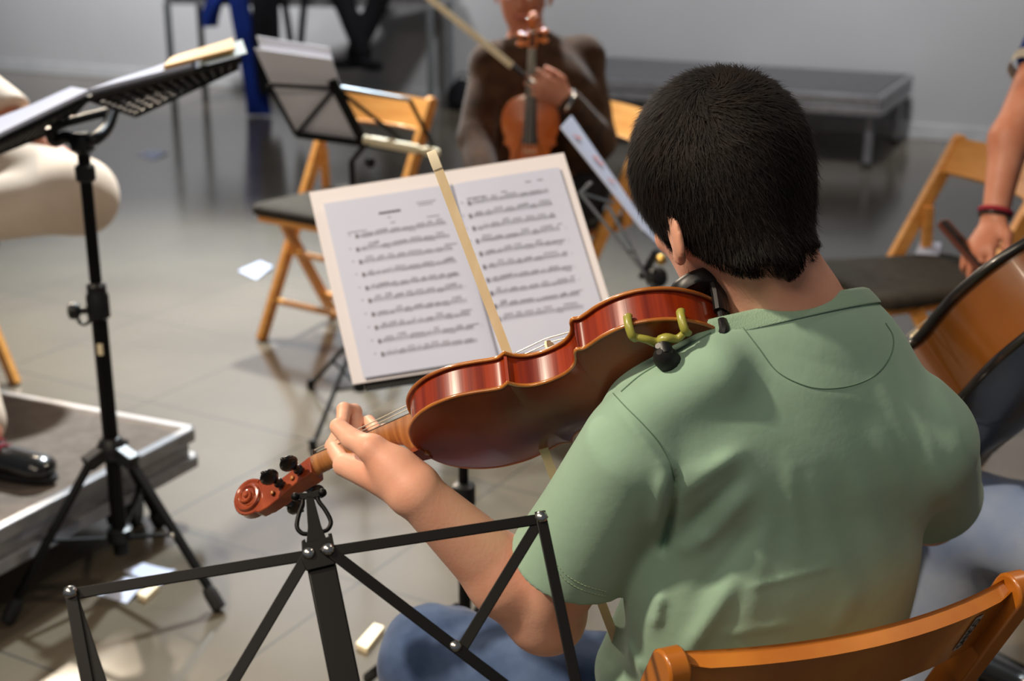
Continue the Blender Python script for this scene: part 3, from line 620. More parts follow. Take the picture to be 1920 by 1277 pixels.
# ---- wire stand seen from behind, in front of the empty chair
def wire_stand():
    base = np.array([-.44, 3.86, 0]); D = 3.86
    t = thing('music_stand', 'black folding wire music stand in front of the empty chair, desk seen from behind', 'music stand', base)
    top = P(622, 150, 3.74); mid = P(655, 215, 3.80); bot = P(684, 272, 3.86)
    LT = P(505, 158, 3.70); LBo = P(555, 252, 3.82); RT = P(768, 186, 3.78); RB = P(822, 288, 3.90)
    n = nrm(np.cross(RB-LBo, top-LBo)); n = n if n@cF < 0 else -n
    MB().bar(top, bot, .026, .007, up=n).build('centre_column', 'blackmetal', t, bevel=.0015)
    for a, b in ((P(628, 165, 3.75), LT), (LT, LBo), (P(628, 165, 3.75), LBo), (P(640, 166, 3.76), RT), (RT, RB-(RB-LBo)*.01), (P(640, 172, 3.76), P(768, 272, 3.88)), ):
        MB().bar(a+n*.004, b+n*.004, .011, .002, up=n).build('desk_arm', 'blackmetal', t)
    MB().bar(LBo, RB, .016, .012, up=n).build('lower_ledge', 'blackmetal', t, bevel=.001)
    MB().bar(P(640, 164, 3.74), RT+n*.002, .008, .006, up=n).build('upper_wire', 'greymetal', t)
    MB().tube([bot, (base[0], base[1], bot[2]-.05), (base[0], base[1], .06)], .0085, 12).build('pole', 'blackmetal', t)
    MB().lathe([(.012, 0), (.017, .005), (.017, .035), (.011, .04)], base+(0, 0, .5), (0, 0, 1)).build('height_collar', 'plastic', t)
    MB().lathe([(.010, 0), (.014, .003), (.014, .016), (.008, .018)], bot-(0, 0, .045)+(.008, -.01, 0), (.6, -.8, 0)).build('tilt_knob', 'plastic', t)
    MB().lathe([(.010, 0), (.019, .005), (.019, .045), (.010, .05)], base+(0, 0, .06), (0, 0, 1)).build('hub', 'plastic', t)
    f = [PZ(583, 728, 0), PZ(587, 843, 0), PZ(800, 745, 0)]
    for q in f:
        l = MB().tube([base+(0, 0, .23), q*.35+base*.65+(0, 0, .16), q+(0, 0, .01)], .0065, 10).build('leg', 'blackmetal', t)
        MB().tube([base+(0, 0, .075), q*.5+base*.5+(0, 0, .118)], .005, 8).build('brace', 'blackmetal', t)
        o = MB().lathe([(.006, 0), (.0115, .003), (.0115, .02), (.008, .03)], q, (0, 0, 1)).build('rubber_foot', 'rubber'); o.data.transform(RM[t.name].inverted()); o.parent = l
    # papers leaning on the far side (hidden from the camera by the arms only)
    off = -n*.006
    q = [P(477, 92, 3.66), P(622, 112, 3.70), P(672, 262, 3.86), P(550, 250, 3.83)]
    def sh(q, k, curl, m, name, label):
        G = []
        for a in np.linspace(0, 1, 8):
            row = []
            for b in np.linspace(0, 1, 8):
                p = (1-a)*(1-b)*q[0]+(1-a)*b*q[1]+a*b*q[2]+a*(1-b)*q[3]+off*k
                c = max(0, .16-a)/.16; row.append(p-n*curl*c*c)
            G.append(row)
        return tag(MB().slab(G, n*.0022).build(name, m), label, 'sheet music')
    sh(q, 1, .0, 'card', 'sheet_music', 'cream sheet music on the black wire stand before the empty chair, back side showing')
    q2 = [P(480, 80, 3.66), P(618, 102, 3.70), P(668, 256, 3.86), P(551, 248, 3.83)]
    sh(q2, 2.2, .03, 'card', 'sheet_music', 'curled top sheet standing behind the cream sheet music on the black wire stand')
    s = thing('wooden_stick', 'pale wooden stick lying on the ledge of the black wire stand', 'stick', P(680, 262, 3.84))
    a = P(680, 257, 3.84)+n*.012; b = P(824, 284, 3.88)+n*.012; m = MB()
    L = np.linalg.norm(b-a); prof = [(.006, 0), (.012, .004), (.012, .012), (.009, .016), (.013, .022), (.0135, L*.6), (.0125, L*.72), (.008, L*.74), (.0085, L*.78), (.012, L*.8), (.013, L*.93), (.011, L*.985), (.005, L)]
    m.lathe(prof, a, b-a, 16); m.build('shaft', 'pale_wood', s)
wire_stand()
# ---- the stand with the open booklet
def staves(mb_l, org, ex, ey, n, W, H, rows, x0, x1, y0, dy, seed, clef=True):
    rnd = random.Random(seed)
    def q(x, y, w, h, sh=0): 
        a = org+ex*x+ey*y+n*.0006; mb_l.add([a, a+ex*w+ey*sh, a+ex*w+ey*(sh+h), a+ey*h], [(0, 1, 2, 3)])
    for r in range(rows):
        y = y0+r*dy+rnd.uniform(-.0006, .0006); xs = x0 if r else x0+.004
        for k in range(5): q(xs, y+k*.00155, x1-xs, .00028)
        q(xs-.001, y-.001, .0045, .008); q(xs-.012, y-.001, .003, .0015)
        x = xs+.010
        while x < x1-.004:
            kk = rnd.choice((2, 3, 4, 4, 6)); st = rnd.uniform(.0030, .0048); yy = y+rnd.uniform(-.001, .005); sl = rnd.uniform(-.0008, .0008)
            for j in range(kk):
                if x+j*st > x1-.003: break
                ny = yy+j*sl+rnd.uniform(-.0012, .0012); q(x+j*st, ny, .0021, .0017); q(x+j*st+.0018, ny-.0055, .0003, .006)
            if kk > 2: q(x+.0018, yy-.0052, (kk-1)*st, .0011, sl*(kk-1)*.3)
            x += kk*st+rnd.uniform(.001, .004)
            if rnd.random() < .35: q(x, y, .0003, .0063)
def booklet_stand():
    TL = P(580, 362, 2.46); TR = P(1057, 288, 2.46+.0); BL = P(662, 722, 2.32)
    ex = nrm(TR-TL); dn = BL-TL; dn = nrm(dn-ex*(dn@ex)*1.0); n = nrm(np.cross(dn, ex)); n = n if n@cF < 0 else -n
    W = np.linalg.norm(TR-TL); H = (BL-TL)@dn; sk = ((BL-TL)@ex)
    base = PZ(887, 1160, 0); c = TL+ex*W/2+dn*H*.62; base = np.array([c[0]-n[0]*.02, c[1]+.05, 0])
    t = thing('music_stand', 'black music stand holding the large open booklet in front of the player in green', 'music stand', base)
    m = MB(); 
    G = c-n*.012
    MB().bar(TL+ex*.06+dn*H-n*.010+ex*0+dn*.002, TL+ex*(W-.02)+dn*H-n*.010+dn*.002, .016, .010, up=n).build('desk_ledge', 'blackmetal', t, bevel=.001)
    mm = MB(); mm.bar(TL+ex*.06+dn*H+n*.018, TL+ex*(W-.02)+dn*H+n*.018, .010, .003, up=n); 
    for a, b in (((.06, H), (W*.5, H*.45)), ((W-.02, H), (W*.5, H*.45)), ((W*.12, H*.6), (W*.5, H*.45)), ((W*.88, H*.6), (W*.5, H*.45))):
        MB().bar(TL+ex*a[0]+dn*a[1]-n*.012, TL+ex*b[0]+dn*b[1]-n*.012, .011, .002, up=n).build('desk_arm', 'blackmetal', t)
    MB().bar(TL+ex*W*.5+dn*H*.40-n*.018, TL+ex*W*.5+dn*(H+.015)-n*.018, .026, .008, up=n).build('centre_column', 'blackmetal', t)
    e = TL+ex*W*.5+dn*(H+.01)-n*.018
    pb = PZ(887, 1150, 0); pb = np.array([pb[0], e[1]+.03, 0]); base = pb
    top = np.array([base[0], base[1], e[2]-.05])
    MB().tube([e, top, (base[0], base[1], .45)], .0085, 12).build('upper_tube', 'blackmetal', t)
    MB().tube([(base[0], base[1], .50), (base[0], base[1], .05)], .011, 12).build('pole', 'blackmetal', t)
    MB().lathe([(.012, 0), (.020, .005), (.020, .04), (.012, .045)], (base[0], base[1], .46), (0, 0, 1)).build('height_collar', 'plastic', t)
    kk = MB(); kk.tube([(base[0], base[1], .485), (base[0]-.035, base[1]-.01, .487)], .004, 8); kk.ball((base[0]-.038, base[1]-.01, .488), .008, n=10); kk.build('height_knob', 'plastic', t)
    tripod(t, base, .26, .27, (.3, 2.4, 4.5), 'blackmetal', .007)
    # backing board, then the open booklet
    def quad(x0, x1, y0, y1, z, nx=12, bend=None):
        return [[TL+ex*(x+sk*(y/H))+dn*y+n*(z+(bend(x) if bend else 0)) for x in np.linspace(x0, x1, nx)] for y in (y0, (y0+y1)/2, y1)]
    bk = thing('booklet', 'large open booklet of printed music on its cream backing card, on the player\'s stand', 'booklet', TL+ex*W/2+dn*H)
    MB().slab(quad(0, W, 0, H, .0), n*.003).build('backing_card', 'card', bk)
    xm = W*.545; gut = lambda x: .0045*(1-math.exp(-abs(x-xm)/.012))
    x0, x1, y0 = W*.045, W*.965, .030; 
    for nm, a, b in (('left_page', x0, xm), ('right_page', xm, x1)):
        pg = MB().slab(quad(a, b, y0, H*.985, .0035, 16, gut), n*.0012).build('page', 'paper', bk)
        org = TL+ex*(a+sk*0)+dn*0+n*.0092
        pr = MB(); dk = MB(); exs = ex
        # dn is skewed along the card: follow it
        dv = nrm(dn*H+ex*sk)*1.0; pw = b-a
        if nm == 'left_page':
            staves(pr, org, ex, dv, n, pw, H, 10, pw*.17, pw*.88, y0+.070, .0248, 3)
            for k in range(9): dk.add([org+ex*(pw*.40+k*.0042)+dv*(y0+.034)+n*.0006+ex*q[0]+dv*q[1] for q in ((0, 0), (.0034, 0), (.0034, .004), (0, .004))], [(0, 1, 2, 3)])
            for (cx, cy, cn) in ((.46, .045, 2), (.47, .056, 3), (.70, .026, 12), (.71, .031, 9), (.75, .056, 8), (.13, .063, 12)):
                for k in range(cn): pr.add([org+ex*(pw*cx+k*.0028)+dv*(y0+cy)+n*.0006+ex*q[0]+dv*q[1] for q in ((0, 0), (.0019, 0), (.0019, .0018), (0, .0018))], [(0, 1, 2, 3)])
            dk.build('printed_title', 'inkdark', bk, smooth=False)
            gl = TL+ex*(xm-.0012)+dn*0+n*.0075; MB().bar(gl+(dn+ex*sk/H)*y0, gl+(dn+ex*sk/H)*H*.985, .0024, .0006, up=n).build('gutter_shadow', 'ink', bk)  # dark strip painted in for the shadow line between the pages
        else:
            staves(pr, org, ex, dv, n, pw, H, 10, pw*.08, pw*.84, y0+.040, .0248, 7)
            for (cx, cy, cn) in ((.42, .030, 3), (.1, .033, 9), (.66, .018, 3), (.77, .018, 3)):
                for k in range(cn): pr.add([org+ex*(pw*cx+k*.0034)+dv*(y0+cy)+n*.0006+ex*q[0]+dv*q[1] for q in ((0, 0), (.0024, 0), (.0024, .0024), (0, .0024))], [(0, 1, 2, 3)])
        pr.build('printed_music', 'ink', bk, smooth=False)
booklet_stand()
# ---- silvery stand seen side-on beside the player's head
def silver_stand():
    D = 3.1; t0 = P(1062, 228, 3.0); b0 = P(1240, 480, 3.06)
    base = np.array([P(1225, 560, 3.1)[0], P(1225, 560, 3.1)[1]+.02, 0])
    t = thing('music_stand', 'silvery folding music stand seen edge-on beside the dark-haired player\'s head', 'music stand', base)
    ax = nrm(b0-t0); w_ = nrm(np.array([.80, .60, .05])); w_ = nrm(w_-ax*(w_@ax)); nn = np.cross(ax, w_); nn = nn if nn@cX > 0 else -nn
    off = -nn*.012
    for a, b in ((P(1108, 342, 3.02), P(1088, 362, 3.04)), (P(1088, 362, 3.04), P(1215, 520, 3.10)), (P(1140, 385, 3.08), P(1212, 515, 3.11)), (P(1090, 362, 3.04), P(1150, 380, 3.10)), (P(1172, 470, 3.09), P(1190, 470, 3.10))):
        MB().bar(a, b, .011, .006).build('desk_arm', 'greymetal', t, bevel=.001)
    MB().bar(P(1232, 470, 3.08), P(1204, 520, 3.12), .018, .012).build('lower_ledge', 'plastic', t)
    j = P(1222, 505, 3.10)
    MB().lathe([(.012, 0), (.022, .006), (.022, .03), (.012, .036)], j+(0, 0, -.02), (.5, -.8, .3)).build('tilt_joint', 'plastic', t)
    MB().ball(P(1240, 487, 3.06), .012, n=14).build('joint_cap', 'gold', t)
    MB().tube([j, (base[0], base[1], j[2]-.04), (base[0], base[1], .05)], .009, 12).build('pole', 'greymetal', t)
    tripod(t, base, .24, .24, (.9, 3.0, 5.1), 'greymetal', .007)
    G = []
    Wd = .30; Ht = np.linalg.norm(b0-t0)
    # sheet: runs from t0 to b0, and away along a direction seen almost edge-on
    s1 = P(1052, 238, 3.03); s2 = P(1072, 216, 3.30); s3 = P(1246, 470, 3.36); s4 = P(1207, 432, 3.06)
    G = [[(1-a)*(1-b)*s1+(1-a)*b*s2+a*b*s3+a*(1-b)*s4 for b in np.linspace(0, 1, 6)] for a in np.linspace(0, 1, 8)]
    k = tag(MB().slab(G, -nrm(np.cross(s2-s1, s4-s1))*.003*(1 if np.cross(s2-s1, s4-s1)[2] > 0 else -1)).build('sheet_music', 'paper'), 'white sheet with faint red marks on the silvery stand, seen edge-on', 'sheet music')
    up = nrm(np.cross(s2-s1, s4-s1)); up = up if up@cF < 0 else -up
    rnd = random.Random(2); m = MB()
    for (a, b) in ((.12, .3), (.30, .45), (.36, .55), (.5, .35)):
        for q in range(5):
            aa = a+rnd.uniform(-.02, .02); bb_ = b+rnd.uniform(-.12, .12); c = (1-aa)*(1-bb_)*s1+(1-aa)*bb_*s2+aa*bb_*s3+aa*(1-bb_)*s4+up*.0035
            m.add([c, c+(s2-s1)*.10, c+(s2-s1)*.10+(s4-s1)*.025, c+(s4-s1)*.025], [(0, 1, 2, 3)])
    r = m.build('red_marks', 'inkred', None, smooth=False); r.parent = k; r['kind'] = 'stuff'
silver_stand()
# ================================================================ violins
LB = [(0, 0), (.6, 14), (4, 36), (14, 62), (32, 85), (56, 99.5), (80, 103.5), (102, 100), (118, 93.5), (127, 90.5), (133, 92.5)]
CB = [(136, 90.5), (138.5, 86), (141, 79), (147, 69), (158, 60), (172, 55.8), (187, 55), (200, 58), (209, 64.5), (213.5, 71), (216, 76)]
UB = [(219, 74.5), (226, 71.5), (236, 73.5), (250, 78.5), (268, 83), (285, 83.5), (305, 80), (325, 70), (342, 53), (352, 32), (355.6, 14), (356, 0)]
def vio_outline():
    o = []
    for seg in (LB, CB, UB):
        c = catmull(np.array([(a, b, 0) for a, b in seg], float), 5)[:, :2]; c[:, 1] = np.maximum(c[:, 1], 0); o.append(c)
    return np.vstack(o)*1e-3
VO = vio_outline()
def vio_side(off):
    # one side outline moved inwards by off
    T = np.gradient(VO, axis=0); T /= np.linalg.norm(T, axis=1)[:, None]+1e-12; N = np.stack([T[:, 1], -T[:, 0]], 1)
    q = VO+N*off; q[:, 1] = np.maximum(q[:, 1], 0); q[0] = (off, 0); q[-1] = (.356-off, 0); return q
def make_violin(name, label, cat, O, R, sc=1.0, zs=1.0, mats=None, group=None, extra=True):
    mt = dict(top='violin', back='vback', ribs='ribs', edge='vedge', neck='vneck', scroll='scroll', peg='ebony'); mt.update(mats or {})
    t = thing(name, label, cat, O, R, group)
    def B(m, n, mm, p=t, **k): return m.build(n, mm, p, world=False, **k)
    s1 = np.array([sc, sc, sc*zs]); H = .038
    def w(x, y, z): return np.array([x, y, z if zs < 1.2 or z <= H else H+(z-H)*.42])*s1
    # plates
    side = vio_side(0.0)
    def plate(nm, z0, sgn, arch, mm):
        m = MB(); G = []; ns = 25
        for x, y in side:
            row = []
            for k in np.linspace(-1, 1, ns):
                e = abs(k); lx = min(x, .356-x); prof = (1-e**2.6)**1.3
                fall = min(1, (lx/.075))**.75 if lx > 0 else 0
                z = z0+sgn*arch*prof*fall*(.55+.45*min(1, lx/.16))-sgn*.0008*(e > .93)
                row.append(w(x, y*k, z))
            G.append(row)
        m.grid(G, 0, flip=(sgn > 0))
        # rounded edge bead
        lp = [(x, y) for x, y in side]+[(x, -y) for x, y in side[::-1][1:-1]]; n = len(lp)
        zc = z0-sgn*.0017; k = 8; V = []; cen = np.array([.178, 0])
        T = np.roll(np.array(lp), -1, 0)-np.roll(np.array(lp), 1, 0); T /= np.linalg.norm(T, axis=1)[:, None]+1e-12
        for i, (x, y) in enumerate(lp):
            nx, ny = T[i][1], -T[i][0]
            for j in range(k):
                a = 2*PI*j/k; V.append(w(x-nx*(-.0004)+nx*.0016*math.cos(a)*(-1), y+ny*.0016*math.cos(a)*(-1), zc+.0021*math.sin(a)))
        F = [(i*k+j, i*k+(j+1) % k, ((i+1) % n)*k+(j+1) % k, ((i+1) % n)*k+j) for i in range(n) for j in range(k)]
        m.add(V, F, 1)
        # inner face so the plate is closed
        m.grid([[w(x, y*q, z0-sgn*.0034) for q in np.linspace(-1, 1, 5)] for x, y in side], 0, flip=(sgn < 0))
        return B(m, nm, [mm, mt['edge']], sharp=60)
    plate('back_plate', .0, -1, .013, mt['back']); tp = plate('top_plate', H, 1, .013, mt['top'])
    inn = vio_side(.0032); lp = [(x, y) for x, y in inn]+[(x, -y) for x, y in inn[::-1][1:-1]]
    V = []; n = len(lp); zz = [.0030, .011, .019, .027, H-.003]
    for z in zz: V += [w(x, y, z) for x, y in lp]
    B(MB().add(V, [(i*n+j, i*n+(j+1) % n, (i+1)*n+(j+1) % n, (i+1)*n+j) for i in range(4) for j in range(n)]), 'ribs', mt['ribs'], sharp=40)
    # f holes as inlaid dark slits
    for s in (-1, 1):
        m = MB(); pts = catmull([(.232, s*.021, 0), (.226, s*.026, 0), (.222, s*.021, 0), (.226, s*.017, 0), (.215, s*.024, 0), (.195, s*.033, 0), (.175, s*.041, 0), (.163, s*.047, 0), (.160, s*.040, 0), (.165, s*.037, 0)], 4)
        G = np.array([[p[0], p[1], H+.013*((1-(abs(p[1])/max(.04, np.interp(p[0], side[:, 0], side[:, 1])))**2.6)**1.3)*1.0-.0002] for p in pts]); m.tube([w(*q) for q in G], .0016*sc, 6); B(m, 'f_hole', 'ebony')
    # neck, heel and fingerboard
    def ring(x, wd, zt, dp, n=14): return [w(x, wd/2*math.cos(a), zt-dp*math.sin(a)) for a in np.linspace(0, PI, n)]
    st = [(.350, .034, .042, .046), (.358, .033, .042, .043), (.364, .032, .0418, .041), (.371, .031, .0414, .034), (.379, .0295, .041, .024), (.387, .0288, .0405, .0200), (.40, .0282, .0395, .019), (.44, .0262, .037, .0182), (.47, .0248, .0355, .0172), (.484, .024, .0345, .0172), (.490, .024, .034, .021)]
    m = MB(); rr = [ring(*q) for q in st]; m.grid(rr, 0, flip=False); m.add(rr[0]+[], [tuple(range(14))]); m.add(rr[-1], [tuple(range(13, -1, -1))]); m.grid([[q[0], q[-1]] for q in rr]); B(m, 'neck', mt['neck'], sharp=50)
    m = MB(); m.add([w(x, y, z) for z in (-.002, .0035) for x, y in ((.352, .0135), (.352, -.0135), (.364, -.0115), (.370, -.005), (.370, .005), (.364, .0115))], [(5, 4, 3, 2, 1, 0), (6, 7, 8, 9, 10, 11)]+[(i, (i+1) % 6, 6+(i+1) % 6, 6+i) for i in range(6)]); B(m, 'heel_button', mt['back'])
    m = MB(); G = []
    for x, wd, z in ((.216, .043, .0575), (.28, .038, .0500), (.356, .0325, .0435), (.42, .0285, .0385), (.486, .0245, .0350)):
        G.append([w(x, wd/2*math.sin(a), z+.0048-(1-math.cos(a))*.006) for a in np.linspace(-1.35, 1.35, 9)]+[w(x, -wd/2*math.sin(-1.35)*1.0, z-.0005), w(x, wd/2*math.sin(-1.35), z-.0005)])
    G = [g+[g[0]] for g in G]; m.grid(G); m.add(G[0][:-1], [tuple(range(11))]); m.add(G[-1][:-1], [tuple(range(10, -1, -1))]); B(m, 'fingerboard', 'ebony', sharp=50)
    m = MB(); m.box(w(.4875, 0, .0375), np.array([.004, .024, .008])*s1); B(m, 'nut', 'ebony', bevel=.0006)
    # head: pegbox cheeks, back and scroll
    sp = []
    Cx, Cz = .5735, .0125
    lo = [(.488, .0145), (.494, .0115), (.505, .0095), (.52, .0035), (.535, -.0035), (.549, -.0085), (.562, -.0105)]
    for a in np.linspace(-1.9, 1.9, 20): sp.append((Cx+.0215*math.cos(a), Cz+.0215*math.sin(a)))
    up = [(.556, .0260), (.548, .0185), (.536, .0180), (.52, .0235), (.505, .0290), (.490, .0345)]
    poly = lo+sp+up
    def hw(x): return np.interp(x, [.488, .50, .53, .56, .575, .60], [.0122, .0118, .0100, .0078, .0066, .0060])
    m = MB(); n = len(poly); V = [w(x, hw(x), z) for x, z in poly]+[w(x, -hw(x), z) for x, z in poly]
    c_u = [tuple(range(n))]; m.add(V, [tuple(range(n)), tuple(range(2*n-1, n-1, -1))]+[(i, n+i, n+(i+1) % n, (i+1) % n) for i in range(n)])
    head = B(m, 'scroll', mt['scroll'], bevel=.0012*sc)
    # pegbox mortise (dark slot seen from the strings' side)
    m = MB(); G = [[w(x, y, np.interp(x, [.492, .505, .52, .536, .546], [.0338, .0293, .0238, .0184, .0188])+.0004) for y in (-.0062*hw(x)/.0105, .0062*hw(x)/.0105)] for x in np.linspace(.493, .545, 8)]; m.grid(G, flip=True); B(m, 'pegbox_slot', 'ebony')
    # volutes: two and a half turns climbing outwards to the eye
    for s in (-1, 1):
        m = MB(); th = np.linspace(0, 2*PI*2.05, 60); r = .0195*(1-th/th[-1])**.9*.80+.0034; pts = [w(Cx+rr*math.cos(2.3-a*1.0), s*(.0062+.0085*(a/th[-1])**.9), Cz+rr*math.sin(2.3-a)) for a, rr in zip(th, r)]
        m.tube(pts, np.linspace(.0030, .0018, 60)*sc, 8)
        for k in range(7):
            f_ = k/6; m.lathe([((.0185*(1-f_)**1.0+.003)*sc, 0), ((.0175*(1-f_)+.0028)*sc, .0022*sc)], w(Cx+.001*math.cos(k), s*(.005+.0075*f_), Cz), (0, s, 0), 24)
        m.lathe([(.0036*sc, 0), (.0036*sc, .003*sc), (.0026*sc, .0042*sc)], w(Cx, s*.0125, Cz), (0, s, 0), 16)
        v = B(m, 'volute', mt['scroll'])
    # pegs
    for x, z, s in ((.503, .0205, 1), (.5135, .0150, -1), (.5285, .0120, 1), (.5400, .0050, -1)):
        m = MB(); ax = np.array([0, s, 0.]); a = w(x, -s*.0125, z)
        m.lathe([(.0026*sc, 0), (.0033*sc, .012*sc), (.0042*sc, .026*sc), (.0058*sc, .0275*sc), (.0058*sc, .0295*sc), (.0042*sc, .031*sc), (.0036*sc, .036*sc)], a, ax, 14)
        Rr = np.stack([nrm((.838, 0, -.545)), nrm((.545, 0, .838)), (0, 1, 0)], 1)
        c = a+ax*.046*sc; m.ball(c, (.0105*sc, .0044*sc, .0122*sc), Rr, 16); m.ball(c+ax*.0122*sc, .0024*sc, n=10); pg = B(m, 'peg', mt['peg'])
        MB().ball(a-ax*.0003, (.0026*sc, .0012*sc, .0026*sc), n=10).build('peg_tip', mt['edge'], t, world=False)
    # bridge, tailpiece, strings, end button
    m = MB(); br = [(-.020, 0), (-.012, 0), (-.009, .006), (.009, .006), (.012, 0), (.020, 0), (.0205, .004), (.016, .010), (.019, .017), (.018, .022), (.010, .0270), (0, .028), (-.010, .0270), (-.018, .022), (-.019, .017), (-.016, .010), (-.0205, .004)]
    m.prism([w(.193, y, H+.0115+z) for y, z in br], w(.0025, 0, 0)); B(m, 'bridge', 'pale_wood')
    m = MB(); G = [[w(x, wd*k, z+.003*(1-k*k)) for k in np.linspace(-1, 1, 7)] for x, wd, z in ((.022, .0095, .052), (.05, .011, .059), (.10, .0165, .066), (.132, .020, .070), (.136, .0205, .069))]; m.slab(G, w(0, 0, -.005)); B(m, 'tailpiece', 'ebony')
    m = MB(); m.lathe([(.0035*sc, 0), (.0045*sc, .003*sc), (.0075*sc, .006*sc), (.0072*sc, .011*sc), (.003*sc, .013*sc)], w(.001, 0, .019), (-1, 0, 0), 14); B(m, 'end_button', 'ebony')
    for k, yb in enumerate((-.0165, -.0055, .0055, .0165)):
        yn = yb*.5; m = MB(); m.tube([w(.489, yn, .0418), w(.1945, yb, H+.0115+.0275-abs(yb)*.12), w(.134, yb*.9, .0715)], (.00038+.00008*k)*sc, 6); B(m, 'string', 'string')
    return t
VM = np.array([[-0.88691306, -0.45201262, -0.09523553], [0.22552192, -0.60362403, 0.76470771], [-0.40314399, 0.65675156, 0.6373008]])
VORG = np.array([.23295523, 1.37440868, 1.03359455]); VS = 1.05
vio = make_violin('violin', 'red-brown violin held under the chin of the player in the green t-shirt', 'violin', VORG, VM, VS)
def vw(x, y, z): return VORG+VM@(np.array([x, y, z])*VS)
def violin_fittings():
    t = vio; sc = VS; w = lambda x, y, z: np.array([x, y, z])*sc
    # chin rest: moulded cup over the tail, arm and clamp round the ribs
    m = MB(); G = []
    o = catmull([(-.012, -.020, 0), (-.014, .020, 0), (-.006, .046, 0), (.012, .062, 0), (.034, .062, 0), (.048, .044, 0), (.044, .022, 0), (.032, .000, 0), (.014, -.020, 0), (-.012, -.020, 0)], 5)[:-1]; c = o.mean(0); n = len(o)
    V = []
    for k, z in ((.96, .0450), (1.0, .0480), (1.02, .0540), (1.0, .0590), (.93, .0605), (.75, .0550), (.5, .0510), (.2, .0495)):
        V += [w(c[0]+(q[0]-c[0])*k, c[1]+(q[1]-c[1])*k, z+.010*max(0, (.03-q[0])/.04)*(k > .8)) for q in o]
    m.add(V, [(i*n+j, i*n+(j+1) % n, (i+1)*n+(j+1) % n, (i+1)*n+j) for i in range(7) for j in range(n)]+[tuple(range(n-1, -1, -1)), tuple(7*n+j for j in range(n))])
    cr = m.build('chin_rest', 'plastic', t, world=False, sharp=60)
    m = MB(); half = VO[:47]
    for yy in (.062, .038):
        k = int(np.argmin(np.abs(half[:12, 1]-yy))); T_ = nrm(np.append(half[k+1]-half[k-1], 0)); N_ = np.array([-T_[1], T_[0], 0]); c0_ = np.array([half[k][0], half[k][1], 0])
        f_ = lambda o_, z: (c0_+N_*o_)*sc+np.array([0, 0, z*sc])
        m.tube(catmull([f_(-.010, .056), f_(.002, .054), f_(.0048, .046), f_(.0045, .030), f_(.0040, .022)], 4), .0056*sc, 10, flat=1.4)
        m.tube([f_(.0040, .024), f_(.0040, .008)], .0036*sc, 10)
        m.tube(catmull([f_(.0040, .010), f_(.0045, -.001), f_(-.002, -.006), f_(-.014, -.006)], 4), .0055*sc, 10, flat=1.5)
    m.build('clamp', 'plastic', t, world=False).name = 'chin_rest_clamp'
    # shoulder rest: olive fork gripping the lower bout, screw, black padded bar
    def edge(x): return float(np.interp(x, VO[:47, 0], VO[:47, 1]))
    m = MB(); xa, xb = .052, .098
    pa = w(xa-.006, edge(xa)+.006, .010); pb = w(xb+.004, edge(xb)+.004, .010)
    def rounded(pts, r, fl=1.0): return m.tube(catmull(pts, 6), r*sc, 12, flat=fl)
    xa, xb = .028, .073; ya, yb = edge(xa)+.003, edge(xb)+.003
    rounded([w(xa, ya-.010, -.010), w(xa, ya-.001, -.011), w(xa, ya+.003, -.003), w(xa, ya+.003, .007), w(xa, ya-.001, .0100)], .0032, 1.3)
    rounded([w(xb, yb-.012, -.010), w(xb, yb-.003, -.011), w(xb, yb+.002, -.003), w(xb, yb+.002, .007), w(xb, yb-.002, .0100)], .0032, 1.3)
    pts = catmull([w(xa, ya-.004, -.0105), w(xa+.010, ya-.006, -.014), w(.046, (ya+yb)/2-.010, -.0145), w(.056, (ya+yb)/2-.012, -.0145), w(xb-.010, yb-.012, -.014), w(xb, yb-.005, -.0105)], 6)
    m.tube(pts, np.interp(np.linspace(0, 1, len(pts)), [0, .3, .5, .7, 1], [.0032, .0042, .0062, .0042, .0032])*sc, 12)
    m.build('shoulder_rest_fork', 'clipgreen', t, world=False)
    cx, cy = .051, (ya+yb)/2-.013
    m = MB(); m.tube([w(cx, cy, -.012), w(cx, cy, -.022)], .0026*sc, 10); m.build('shoulder_rest_screw', 'steel', t, world=False)
    m = MB(); m.lathe([(.004*sc, 0), (.0075*sc, .004*sc), (.0080*sc, .011*sc), (.0072*sc, .015*sc), (.004*sc, .017*sc)], w(cx, cy, -.0145), VM.T@VM@np.array([0, 0, -1.]), 18); m.build('shoulder_rest_knob', 'plastic', t, world=False)
    G = [w(.054, .090, -.022), w(.053, .060, -.022), (w(.052, .0, -.030)), w(.050, -.05, -.032), w(.048, -.085, -.030)]
    m = MB(); c_ = catmull(G, 6); m.tube(c_, np.interp(np.linspace(0, 1, len(c_)), [0, .04, .1, 1], [.003, .0065, .008, .008])*sc, 14); m.build('shoulder_rest_bar', 'plastic', t, world=False)
    c_ = np.array(c_)-np.array([0, 0, .007]); m = MB(); m.tube(c_, np.interp(np.linspace(0, 1, len(c_)), [0, .05, .12, 1], [.003, .009, .0115, .0115])*sc, 14); m.build('shoulder_rest_pad', 'rubber', t, world=False)
    m = MB(); e2 = edge(.058); m.tube(catmull([w(.050, -.080, -.030), w(.054, -.092, -.020), w(.056, -e2-.002, -.006), w(.056, -e2-.003, .010)], 5), .0045*sc, 10, flat=1.4); m.build('shoulder_rest_fork', 'clipgreen', t, world=False)
violin_fittings()
